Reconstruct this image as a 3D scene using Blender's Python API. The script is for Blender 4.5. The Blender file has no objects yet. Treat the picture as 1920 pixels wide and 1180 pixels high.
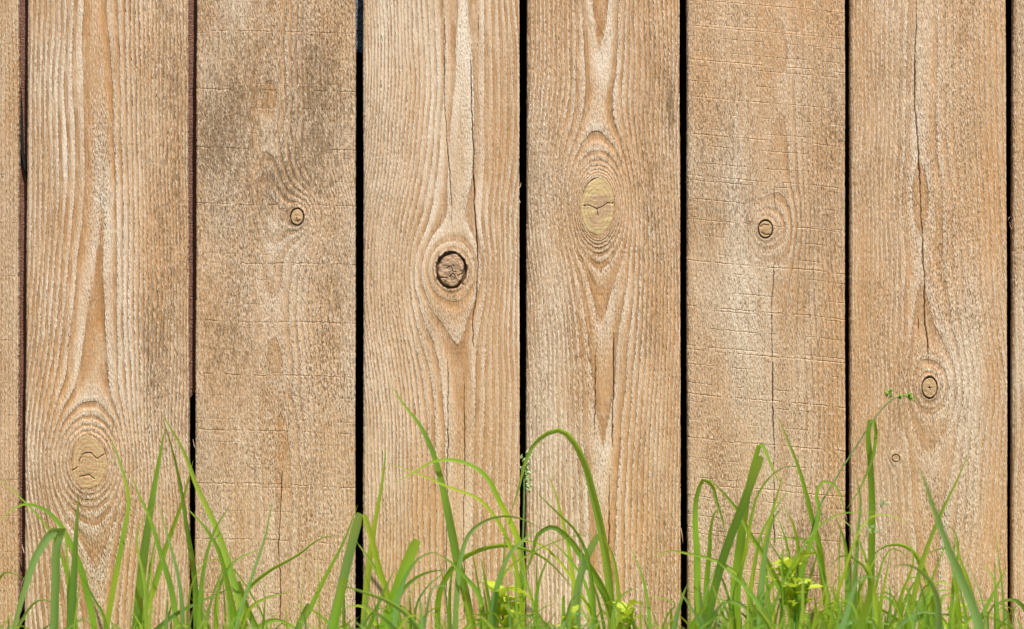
import bpy, math, random
import numpy as np
from mathutils import Vector

# ------------------------------------------------------------------ camera, sky, sun, exposure
SC = bpy.context.scene
COL = SC.collection
CAM_D = 2.0                    # metres from the fence face
CAM_Z = 0.375
S = 0.896 / 1920.0             # metres on the fence face per photo pixel

cam = bpy.data.cameras.new('camera')
cam.lens = 36.0 * CAM_D / 0.896
cam.sensor_width = 36.0
cam.clip_start = 0.05
cam.clip_end = 1000.0
cam.dof.use_dof = True
cam.dof.focus_distance = CAM_D
cam.dof.aperture_fstop = 5.0
cam_ob = bpy.data.objects.new('camera', cam)
cam_ob.location = (0.0, -CAM_D, CAM_Z)
cam_ob.rotation_euler = (math.radians(90), 0, 0)
COL.objects.link(cam_ob)
SC.camera = cam_ob

SUN_AZ = math.radians(-24)     # negative: from the right of the camera's line
SUN_EL = math.radians(62)
ld = Vector((math.sin(SUN_AZ) * math.cos(SUN_EL), math.cos(SUN_AZ) * math.cos(SUN_EL), -math.sin(SUN_EL)))
sun = bpy.data.lights.new('sun', 'SUN')
sun.energy = 5.0
sun.angle = math.radians(0.6)
sun.color = (1.0, 0.95, 0.885)
sun_ob = bpy.data.objects.new('sun', sun)
sun_ob.rotation_euler = ld.to_track_quat('-Z', 'Y').to_euler()
sun_ob.location = (3, -5, 6)
COL.objects.link(sun_ob)

world = bpy.data.worlds.new('World')
SC.world = world
world.use_nodes = True
wn = world.node_tree.nodes
sky = wn.new('ShaderNodeTexSky')
sky.sky_type = 'NISHITA'
sky.sun_disc = False
sky.sun_elevation = SUN_EL
sky.sun_rotation = math.atan2(-ld.x, -ld.y)
world.node_tree.links.new(sky.outputs[0], wn['Background'].inputs[0])
wn['Background'].inputs[1].default_value = 0.065

SC.view_settings.view_transform = 'Standard'
SC.view_settings.look = 'None'
SC.view_settings.gamma = 1.0
SC.view_settings.exposure = 0.42
SC.cycles.max_bounces = 5
SC.cycles.diffuse_bounces = 2

rng = random.Random(7)

# ------------------------------------------------------------------ helpers
def W(px, py, d=0.0):
    """photo pixel -> point standing d metres in front of the fence face"""
    k = S * (CAM_D - d) / CAM_D
    return Vector(((px - 960.0) * k, -d, CAM_Z - (py - 590.0) * k))

def zpx(z):
    return 590.0 - (z - CAM_Z) / S

_tabs = {}
def vnoise(x, y, seed):
    if seed not in _tabs:
        _tabs[seed] = np.random.RandomState(seed).rand(256, 256)
    t = _tabs[seed]
    xi = np.floor(x).astype(int); yi = np.floor(y).astype(int)
    fx = x - xi; fy = y - yi
    fx = fx * fx * (3 - 2 * fx); fy = fy * fy * (3 - 2 * fy)
    a = t[xi % 256, yi % 256]; b = t[(xi + 1) % 256, yi % 256]
    c = t[xi % 256, (yi + 1) % 256]; e = t[(xi + 1) % 256, (yi + 1) % 256]
    return (a * (1 - fx) + b * fx) * (1 - fy) + (c * (1 - fx) + e * fx) * fy

def curve(y, pts):
    """smooth curve through (y, value) points"""
    p = np.array(sorted(pts), float)
    if len(p) == 1:
        return np.full_like(y, p[0, 1])
    yy = np.clip(y, p[0, 0], p[-1, 0])
    m = np.gradient(p[:, 1], p[:, 0])
    i = np.clip(np.searchsorted(p[:, 0], yy) - 1, 0, len(p) - 2)
    h = p[i + 1, 0] - p[i, 0]
    t = (yy - p[i, 0]) / h
    return ((2*t**3 - 3*t**2 + 1) * p[i, 1] + (t**3 - 2*t**2 + t) * h * m[i]
            + (-2*t**3 + 3*t**2) * p[i + 1, 1] + (t**3 - t**2) * h * m[i + 1])

def make_mesh(name, verts, faces_flat, sizes, attrs=None, smooth=True):
    me = bpy.data.meshes.new(name)
    n = len(verts)
    me.vertices.add(n)
    me.vertices.foreach_set('co', np.asarray(verts, np.float32).ravel())
    me.loops.add(len(faces_flat))
    me.loops.foreach_set('vertex_index', np.asarray(faces_flat, np.int32))
    me.polygons.add(len(sizes))
    st = np.concatenate(([0], np.cumsum(sizes)[:-1])).astype(np.int32)
    me.polygons.foreach_set('loop_start', st)
    me.update(calc_edges=True)
    me.validate()
    me.polygons.foreach_set('use_smooth', np.full(len(me.polygons), smooth))
    for k, v in (attrs or {}).items():
        a = me.attributes.new(k, 'FLOAT', 'POINT')
        a.data.foreach_set('value', np.asarray(v, np.float32).ravel())
    return me

def link(name, me, mat=None, parent=None, loc=None):
    o = bpy.data.objects.new(name, me)
    if mat is not None and me is not None:
        if len(me.materials) == 0:
            me.materials.append(mat)
    if loc is not None:
        o.location = loc
    if parent is not None:
        o.parent = parent
    COL.objects.link(o)
    return o

def tag(o, label=None, cat=None, group=None, kind=None):
    if label: o['label'] = label
    if cat: o['category'] = cat
    if group: o['group'] = group
    if kind: o['kind'] = kind
    return o

def strip(vs, closed=False):
    """(rows, cols, 3) -> flat quads and sizes"""
    r, c = vs.shape[:2]
    idx = np.arange(r * c).reshape(r, c)
    if closed:
        idx = np.concatenate((idx, idx[:, :1]), 1)
    q = np.stack((idx[:-1, :-1], idx[1:, :-1], idx[1:, 1:], idx[:-1, 1:]), -1).reshape(-1, 4)
    return q.ravel(), np.full(len(q), 4)

class NT:
    def __init__(self, name):
        self.m = bpy.data.materials.new(name)
        self.m.use_nodes = True
        self.t = self.m.node_tree
        self.t.nodes.clear()
    def put(self, sock, v):
        if isinstance(v, bpy.types.NodeSocket):
            self.t.links.new(v, sock)
        elif v is not None:
            if isinstance(v, (tuple, list)) and sock.type == 'RGBA' and len(v) == 3:
                v = (*v, 1.0)
            sock.default_value = v
    def n(self, typ, props=None, out=0, **ins):
        nd = self.t.nodes.new(typ)
        for k, v in (props or {}).items():
            setattr(nd, k, v)
        for k, v in ins.items():
            key = int(k[1:]) if k[0] == 'i' and k[1:].isdigit() else k.replace('_', ' ')
            self.put(nd.inputs[key], v)
        return nd.outputs[out]
    def m_(self, op, a, b=None, c=None, clamp=False):
        nd = self.t.nodes.new('ShaderNodeMath'); nd.operation = op; nd.use_clamp = clamp
        self.put(nd.inputs[0], a)
        if b is not None: self.put(nd.inputs[1], b)
        if c is not None: self.put(nd.inputs[2], c)
        return nd.outputs[0]
    def add(self, a, b): return self.m_('ADD', a, b)
    def sub(self, a, b): return self.m_('SUBTRACT', a, b)
    def mul(self, a, b): return self.m_('MULTIPLY', a, b)
    def sm(self, v, a, b, lo=0.0, hi=1.0):
        nd = self.t.nodes.new('ShaderNodeMapRange'); nd.interpolation_type = 'SMOOTHSTEP'
        for i, x in enumerate((v, a, b, lo, hi)): self.put(nd.inputs[i], x)
        return nd.outputs[0]
    def attr(self, name):
        nd = self.t.nodes.new('ShaderNodeAttribute'); nd.attribute_name = name
        return nd.outputs['Fac']
    def pos(self):
        return self.t.nodes.new('ShaderNodeNewGeometry').outputs['Position']
    def noise(self, vec, sx, sy, sz, detail=2.0, rough=0.5, off=0.0):
        mp = self.t.nodes.new('ShaderNodeMapping')
        self.put(mp.inputs[0], vec)
        mp.inputs['Scale'].default_value = (sx, sy, sz)
        mp.inputs['Location'].default_value = (off, off * 1.7, off * 0.6)
        nz = self.t.nodes.new('ShaderNodeTexNoise')
        nz.inputs['Scale'].default_value = 1.0
        nz.inputs['Detail'].default_value = detail
        nz.inputs['Roughness'].default_value = rough
        self.put(nz.inputs['Vector'], mp.outputs[0])
        return nz.outputs['Fac']
    def mix(self, f, a, b, blend='MIX'):
        nd = self.t.nodes.new('ShaderNodeMix'); nd.data_type = 'RGBA'; nd.blend_type = blend
        self.put(nd.inputs[0], f); self.put(nd.inputs[6], a); self.put(nd.inputs[7], b)
        return nd.outputs[2]
    def bsdf(self, color, rough=0.8, spec=0.2, normal=None):
        b = self.t.nodes.new('ShaderNodeBsdfPrincipled')
        self.put(b.inputs['Base Color'], color); self.put(b.inputs['Roughness'], rough)
        self.put(b.inputs['Specular IOR Level'], spec)
        if normal is not None: self.put(b.inputs['Normal'], normal)
        return b
    def out(self, sh):
        o = self.t.nodes.new('ShaderNodeOutputMaterial')
        self.t.links.new(sh, o.inputs['Surface'])
        return self.m
    def bump(self, h, dist, strength=1.0, normal=None):
        b = self.t.nodes.new('ShaderNodeBump')
        b.inputs['Distance'].default_value = dist
        b.inputs['Strength'].default_value = strength
        self.put(b.inputs['Height'], h)
        if normal is not None: self.put(b.inputs['Normal'], normal)
        return b.outputs[0]

# ------------------------------------------------------------------ materials
def wood_material():
    t = NT('weathered_pine')
    P = t.pos()
    ring = t.attr('ring'); rough = t.attr('fuzz')
    grime_and_dark = t.attr('grime_and_dark'); warm = t.attr('warm'); pale = t.attr('bleach'); saw = t.attr('saw_phase')
    sawamt = t.attr('saw_amount'); bark_and_crack_shade = t.attr('bark_and_crack_shade')
    con = t.mul(t.attr('contrast'), t.sm(t.noise(P, 130, 40, 38, 2.0, 0.6, 17.0), 0.30, 0.62, 0.42, 1.05))
    fib = t.noise(P, 800, 200, 75, 1.0, 0.55)                # fibres about a millimetre wide
    fib2 = t.noise(P, 1250, 200, 290, 1.5, 0.6, 3.1)          # short torn tufts
    wav = t.noise(P, 230, 50, 30, 1.0, 0.5, 7.7)
    blot = t.noise(P, 60, 20, 22, 3.0, 0.6, 11.0)
    dens = t.attr('grain_density')                           # rings per photo pixel, keeps the torn edges the same width everywhere
    jit = t.add(t.mul(t.sub(fib, 0.5), 3.2), t.mul(t.sub(fib2, 0.5), t.add(2.6, t.mul(rough, 3.0))))
    jit = t.add(jit, t.mul(t.sub(wav, 0.5), 4.0))
    r = t.add(ring, t.mul(jit, dens))
    p = t.m_('FRACT', r)
    late = t.mul(t.sm(p, 0.42, 0.72), t.sm(p, 0.95, 1.0, 1.0, 0.0))
    edge = t.mul(t.sm(p, 0.74, 0.93), t.sm(p, 0.95, 1.0, 1.0, 0.0))   # darkest line of the late wood
    pit = t.sm(p, 0.0, 0.16, 1.0, 0.0)                       # torn start of the next ring
    latec = t.mul(late, con)
    early = t.mix(pale, (0.59, 0.40, 0.240), (0.88, 0.79, 0.665))
    early = t.mix(t.mul(rough, 0.25), early, (0.54, 0.40, 0.265))
    mot = t.noise(P, 11, 5, 4.0, 2.0, 0.6, 31.0)
    mot2 = t.noise(P, 28, 5, 9.0, 2.0, 0.55, 47.0)
    latecol = t.mix(warm, (0.46, 0.275, 0.150), (0.57, 0.295, 0.100))
    c = t.mix(latec, early, latecol)
    # overall warmth of the board
    c = t.mix(t.mul(warm, 0.62), c, (0.56, 0.305, 0.12))
    c = t.mix(t.sm(mot, 0.46, 0.66, 0.0, 0.55), c, (0.62, 0.355, 0.155))
    c = t.mix(t.sm(mot2, 0.50, 0.74, 0.0, 0.30), c, (0.43, 0.315, 0.195))
    c = t.mix(t.mul(t.mul(edge, con), 0.62), c, t.mix(warm, (0.22, 0.125, 0.070), (0.34, 0.16, 0.07)))
    # horizontal saw chatter over the smooth late wood
    hat = t.noise(P, 22, 20, 900, 1.0, 0.5, 2.0)
    c = t.mix(t.mul(t.sm(hat, 0.52, 0.72), t.mul(latec, 0.45)), c, (0.30, 0.16, 0.07))
    # long pale and dark fibres
    c = t.mix(t.mul(t.sm(fib, 0.56, 0.75), 0.25), c, (0.36, 0.215, 0.12))
    c = t.mix(t.mul(t.sm(fib, 0.26, 0.42, 1.0, 0.0), t.mul(t.sub(1.0, latec), 0.45)), c, (0.82, 0.73, 0.62))
    stk = t.noise(P, 210, 40, 16, 2.0, 0.6, 55.0)
    c = t.mix(t.sm(stk, 0.50, 0.70, 0.0, 0.30), c, (0.42, 0.26, 0.13))
    fresh = t.mul(t.sm(p, 0.05, 0.48, 1.0, 0.0), t.mul(con, t.add(0.08, t.mul(pale, 0.65))))
    c = t.mix(t.m_('MINIMUM', fresh, 0.8), c, (0.93, 0.89, 0.83))
    # dark flecks at the low points of the torn fibres
    fl = t.sm(fib2, 0.34, 0.47, 1.0, 0.0)
    flm = t.mul(fl, t.add(t.add(0.10, t.mul(rough, 0.50)), t.mul(pit, t.mul(con, 0.55))))
    flm = t.mul(flm, t.sm(blot, 0.30, 0.62, 0.25, 1.6))
    c = t.mix(t.m_('MINIMUM', flm, 0.9), c, (0.17, 0.10, 0.055))
    # pale tufts
    tu = t.mul(t.sm(fib2, 0.52, 0.68), t.add(0.30, t.mul(rough, 0.40)))
    tu = t.mul(tu, t.sub(1.0, t.mul(latec, 0.8)))
    c = t.mix(tu, c, (0.90, 0.84, 0.76))
    # grime and darker patches
    gm = t.sm(t.add(t.mul(grime_and_dark, 0.95), t.mul(t.sub(t.noise(P, 620, 80, 150, 3.0, 0.75, 5.0), 0.5), 3.4)), 0.30, 1.05)
    c = t.mix(t.mul(gm, 0.72), c, (0.195, 0.125, 0.066))
    c = t.mix(t.mul(t.sm(blot, 0.5, 0.75), 0.20), c, (0.42, 0.27, 0.15))
    # saw lines
    sp = t.m_('FRACT', t.add(saw, t.mul(t.sub(wav, 0.5), 0.05)))
    ln = t.add(t.sm(sp, 0.0, 0.03, 1.0, 0.0), t.sm(sp, 0.988, 1.0))
    brk = t.sm(t.noise(P, 75, 10, 14, 2.0, 0.6, 21.0), 0.42, 0.60)
    ln = t.mul(t.mul(ln, brk), sawamt)
    sp2 = t.m_('FRACT', t.add(t.mul(saw, 2.37), t.mul(wav, 0.12)))
    brk2 = t.sm(t.noise(P, 60, 10, 18, 2.0, 0.6, 41.0), 0.46, 0.62)
    ln2 = t.mul(t.mul(t.sm(t.m_('ABSOLUTE', t.sub(sp2, 0.5)), 0.0, 0.045, 1.0, 0.0), brk2), t.mul(sawamt, 0.45))
    ln = t.m_('MAXIMUM', ln, ln2)
    c = t.mix(t.mul(ln, 0.5), c, (0.25, 0.16, 0.09))
    c = t.mix(1.0, c, (1.0, 0.925, 0.84), 'MULTIPLY')
    c = t.mix(bark_and_crack_shade, c, (0.11, 0.052, 0.028))  # bark round the knots, and shade put into the crack colour
    # relief
    h = t.mul(t.sub(1.0, latec), 0.45)
    h = t.sub(h, t.mul(pit, t.mul(con, 0.30)))
    h = t.add(h, t.mul(t.mul(fib2, t.add(0.55, t.mul(rough, 1.1))), t.sub(1.0, t.mul(latec, 0.7))))
    h = t.sub(h, t.mul(fib, 0.45))
    h = t.sub(h, t.mul(ln, 0.9))
    h = t.add(h, t.mul(t.mul(t.sm(sp, 0.90, 0.985), t.sm(sp, 0.985, 1.0, 1.0, 0.0)), t.mul(t.mul(sawamt, brk), 0.3)))
    nrm = t.bump(h, 0.00105, 0.9)
    b = t.bsdf(c, 0.82, 0.18, nrm)
    return t.out(b.outputs[0])

def knot_material(name, inner, outer, dark, relief=0.0003):
    t = NT(name)
    P = t.pos()
    rad = t.attr('radial')
    n1 = t.noise(P, 350, 100, 350, 3.0, 0.6)
    n2 = t.noise(P, 900, 200, 900, 2.0, 0.6, 4.0)
    hz = t.noise(P, 50, 20, 650, 2.0, 0.5, 9.0)
    rr = t.m_('FRACT', t.add(t.mul(rad, 6.0), t.mul(n1, 1.2)))
    ringm = t.sm(rr, 0.4, 0.9)
    c = t.mix(t.sm(t.add(rad, t.mul(t.sub(t.noise(P, 90, 30, 90, 2.0, 0.6, 13.0), 0.5), 2.8)), 0.25, 0.85), inner, outer)
    c = t.mix(t.sm(rad, 0.88, 0.99), c, (0.50, 0.34, 0.20))
    c = t.mix(t.mul(ringm, 0.55), c, tuple(x * 0.55 for x in outer))
    c = t.mix(t.mul(t.sm(hz, 0.48, 0.72), 0.4), c, tuple(x * 0.66 for x in inner))
    c = t.mix(t.mul(t.sm(hz, 0.28, 0.45, 1.0, 0.0), 0.4), c, (0.70, 0.57, 0.38))
    c = t.mix(t.mul(t.sm(n2, 0.33, 0.45, 1.0, 0.0), 0.45), c, dark)
    c = t.mix(t.mul(t.attr('resin'), t.sm(n1, 0.3, 0.6)), c, dark)
    h = t.add(t.mul(n2, 0.6), t.mul(ringm, 0.3))
    b = t.bsdf(c, 0.7, 0.25, t.bump(h, relief, 0.8))
    return t.out(b.outputs[0])

def blade_material():
    t = NT('grass_leaf')
    P = t.pos()
    hue = t.add(t.attr('hue'), t.mul(t.sub(t.noise(P, 25, 25, 18, 1.0, 0.5, 6.0), 0.5), 0.9))       # 0 dark green .. 0.5 mid green .. 1 yellow green
    blue = t.attr('glaucous')
    across = t.attr('across')
    along = t.attr('along')
    c = t.mix(t.sm(hue, 0.0, 0.5), (0.062, 0.20, 0.022), (0.235, 0.475, 0.033))
    c = t.mix(t.sm(hue, 0.5, 1.0), c, (0.52, 0.63, 0.04))
    c = t.mix(blue, c, (0.27, 0.48, 0.19))
    c = t.mix(t.mul(t.sm(along, 0.80, 1.0), 0.45), c, (0.46, 0.50, 0.07))
    vein = t.m_('SINE', t.mul(across, 38.0))
    c = t.mix(t.mul(t.sm(vein, 0.2, 1.0), 0.22), c, (0.24, 0.46, 0.09))
    mid = t.sm(t.m_('ABSOLUTE', across), 0.0, 0.10, 1.0, 0.0)
    c = t.mix(t.mul(mid, 0.35), c, (0.30, 0.42, 0.13))
    sp = t.noise(P, 300, 300, 300, 3.0, 0.6)
    c = t.mix(t.mul(t.sm(sp, 0.55, 0.8), 0.25), c, (0.22, 0.38, 0.05))
    nrm = t.bump(vein, 0.0002, 0.5)
    b = t.bsdf(c, 0.36, 0.5, nrm)
    tr = t.t.nodes.new('ShaderNodeBsdfTranslucent')
    t.put(tr.inputs[0], t.mix(0.55, c, (0.58, 0.88, 0.06)))
    mx = t.t.nodes.new('ShaderNodeMixShader'); mx.inputs[0].default_value = 0.44
    t.t.links.new(b.outputs[0], mx.inputs[1]); t.t.links.new(tr.outputs[0], mx.inputs[2])
    return t.out(mx.outputs[0])

def simple_material(name, c1, c2, scale, rough=0.7, spec=0.3, bump=0.0, dist=0.002, stretch=(1, 1, 1), detail=4.0):
    t = NT(name)
    P = t.pos()
    n = t.noise(P, scale * stretch[0], scale * stretch[1], scale * stretch[2], detail, 0.6)
    c = t.mix(t.sm(n, 0.3, 0.7), c1, c2)
    b = t.bsdf(c, rough, spec, t.bump(n, dist, bump) if bump else None)
    return t.out(b.outputs[0])

M_WOOD = wood_material()
M_KNOT_TAN = knot_material('tan_knot_wood', (0.60, 0.38, 0.205), (0.64, 0.42, 0.21), (0.24, 0.14, 0.08))
M_KNOT_YEL = knot_material('yellowish_knot_wood', (0.57, 0.36, 0.22), (0.70, 0.51, 0.24), (0.28, 0.17, 0.09))
M_KNOT_RED = knot_material('rough_knot_wood', (0.58, 0.38, 0.25), (0.56, 0.35, 0.20), (0.06, 0.035, 0.02), 0.0005)
M_BLADE = blade_material()

# ------------------------------------------------------------------ ground
def build_ground():
    n = 60
    g = np.linspace(-1, 1, n)
    g = np.sign(g) * (np.abs(g) ** 4) * 300.0
    X, Y = np.meshgrid(g, g[::-1])
    Z = (vnoise(X * 6 + 50, Y * 6 + 50, 3) - 0.5) * 0.02 * np.exp(-(X**2 + Y**2) / 50)
    vs = np.stack((X, Y - 0.4, Z), -1)
    f, s = strip(vs)
    t = NT('soil_and_turf')
    P = t.pos()
    a = t.noise(P, 9, 9, 9, 5.0, 0.65)
    b_ = t.noise(P, 90, 90, 90, 4.0, 0.65, 3.0)
    c = t.mix(t.sm(a, 0.35, 0.65), (0.085, 0.060, 0.036), (0.075, 0.105, 0.030))
    c = t.mix(t.mul(t.sm(b_, 0.4, 0.7), 0.6), c, (0.13, 0.15, 0.05))
    b = t.bsdf(c, 0.95, 0.1, t.bump(b_, 0.02, 0.8))
    o = link('ground', make_mesh('ground', vs.reshape(-1, 3), f, s), t.out(b.outputs[0]))
    tag(o, kind='structure')
build_ground()

# ------------------------------------------------------------------ the fence
fence = link('wooden_fence', None, loc=(0, 0, 0))
tag(fence, 'weathered pine fence of upright rough-sawn planks with knots and narrow gaps', 'fence')

THICK = 0.009
Z0, Z1 = 0.035, 1.74

def gauss(x, y, cx, cy, rx, ry):
    return np.exp(-((x - cx) / rx) ** 2 - ((y - cy) / ry) ** 2)

def blobs(x, y, base, lst):
    v = np.full_like(x, float(base))
    for cx, cy, rx, ry, a in lst:
        v += a * gauss(x, y, cx, cy, rx, ry)
    return v

def crack_dist(x, y, pts):
    """distance in px from a mostly vertical slit running through (x, y) points, with taper at its ends"""
    p = np.array(sorted(pts, key=lambda q: q[1]), float)
    cx = np.interp(y, p[:, 1], p[:, 0])
    cx = cx + (vnoise(y / 9.0, y * 0 + p[0, 0], 91) - 0.5) * 1.6 + (vnoise(y / 40.0, y * 0 + p[0, 0], 92) - 0.5) * 2.5
    end = np.minimum(y - p[0, 1], p[-1, 1] - y)
    return np.abs(x - cx), end

def plank_fields(sp, x, y):
    """growth-ring coordinate and surface character of one board, in photo pixels on its face"""
    sd = sp['seed']
    xc = curve(y, sp['xc'])
    xw = x + (vnoise(x / 60.0, y / 190.0, sd) - 0.5) * 7 + (vnoise(x / 22.0, y / 80.0, sd + 1) - 0.5) * 3.5
    extra = np.zeros_like(x)
    for k in sp.get('knots', []):
        kx, ky, a, b = k['x'], k['y'], k['a'], k['b']
        e = k.get('eye', 1.6); fl = k.get('flow', 2.0)
        dx = x - kx; dy = y - ky
        r2 = (dx / (a * e)) ** 2 + (dy / (b * e * fl)) ** 2
        m = r2 / (r2 + 1.0)
        xw = xw + dx * (m - 1.0) * k.get('pull', 1.0)
        rho = np.sqrt((dx / a) ** 2 + (dy / b) ** 2)
        extra -= sp.get('sign', 1) * k.get('loops', 3.0) * np.exp(-np.maximum(rho - 1.0, 0) / k.get('tau', 0.55))
    dd = xw - xc
    sl, wl = sp['left']; sr, wr = sp['right']
    s_ = np.where(dd < 0, sl, sr); w_ = np.where(dd < 0, wl, wr)
    f = (np.sqrt(dd * dd + w_ * w_) - w_) / s_
    Lv = curve(y, sp['L'])
    yo = np.where(y < 0, -y, np.where(y > 1180, y - 1180, 0.0))
    Lv = Lv + np.minimum(yo / 60.0, 1) * (vnoise(y / 170.0, y * 0 + 0.5, sd + 2) - 0.5) * 2.2
    # the cathedral slope only matters near the heart of the board
    fall = np.exp(-(dd / sp.get('reach', 90.0)) ** 2)
    Lm = sp.get('Lmean', 1.0)
    t = (Lm + (Lv - Lm) * (0.35 + 0.65 * fall)) + sp.get('sign', 1) * f
    t = t + extra
    t = t + (vnoise(x / 35.0, y / 260.0, sd + 3) - 0.5) * 0.45
    return t, dd

def plank_relief(sp, x, y):
    """height of the face in metres (negative is into the board)"""
    h = (vnoise(x / 90.0, y / 300.0, sp['seed'] + 5) - 0.5) * 0.0010
    h = h + (vnoise(x / 7.0, y / 30.0, sp['seed'] + 6) - 0.5) * 0.00022
    for c in sp.get('cracks', []):
        d, end = crack_dist(x, y, c['p'])
        w = c.get('w', 1.6) * 0.8 * np.clip(end / 60.0, 0.0, 1.0) * (0.55 + 0.9 * vnoise(y / 34.0, y * 0 + c['p'][0][0], 17))
        on = end > 0
        h = h - np.where(on, c.get('dep', 0.004) * np.clip(1.2 - d / np.maximum(w * 0.75, 0.05), 0, 1) * np.clip(w / 0.8, 0, 1), 0)
    for k in sp.get('knots', []):
        rho = np.sqrt(((x - k['x']) / k['a']) ** 2 + ((y - k['y']) / k['b']) ** 2)
        h = h + 0.0007 * np.exp(-np.maximum(rho - 1.0, 0) / 0.5)
        g = k.get('gap', 0.0)
        lim = 1.0 + g / k['a'] if g > 0 else 0.90
        h = h - np.where(rho < lim, 0.0032, 0.0)
    return h

def fine_columns(sp, n_coarse, step_fine):
    """positions across the face, 0..1, closer together where slits and knots need it"""
    L, R = sp['l'][0], sp['r'][0]
    width = R - L
    def dens(px):
        d = 2.2
        for c in sp.get('cracks', []):
            xs = [q[0] for q in c['p']]
            if min(xs) - 5 < px < max(xs) + 5: d = min(d, 0.75)
        for k in sp.get('knots', []):
            if abs(px - k['x']) < k['a'] + 5: d = min(d, 1.1)
        if px - L < sp.get('ease', 4.0) or R - px < 4: d = min(d, 1.2)
        return d
    out = [0.0]; px = L
    while True:
        px += dens(px)
        if px > R - 1.0: break
        out.append((px - L) / width)
    out.append(1.0)
    return np.array(out)

def rows_for(sp, coarse):
    if coarse:
        ys = np.concatenate((np.arange(zpx(Z1), -40, 30), np.arange(-40, 1215, 8), np.linspace(1220, zpx(Z0), 5)))
        return ys
    ys = list(np.arange(zpx(Z1), -40, 30))
    y = -40.0
    kn = sp.get('knots', [])
    while y < 1210:
        ys.append(y)
        st = 2.3
        for k in kn:
            if abs(y - k['y']) < k['b'] + 5: st = 1.1
        y += st
    ys += list(np.linspace(1213, zpx(Z0), 6))
    return np.array(ys)

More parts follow.
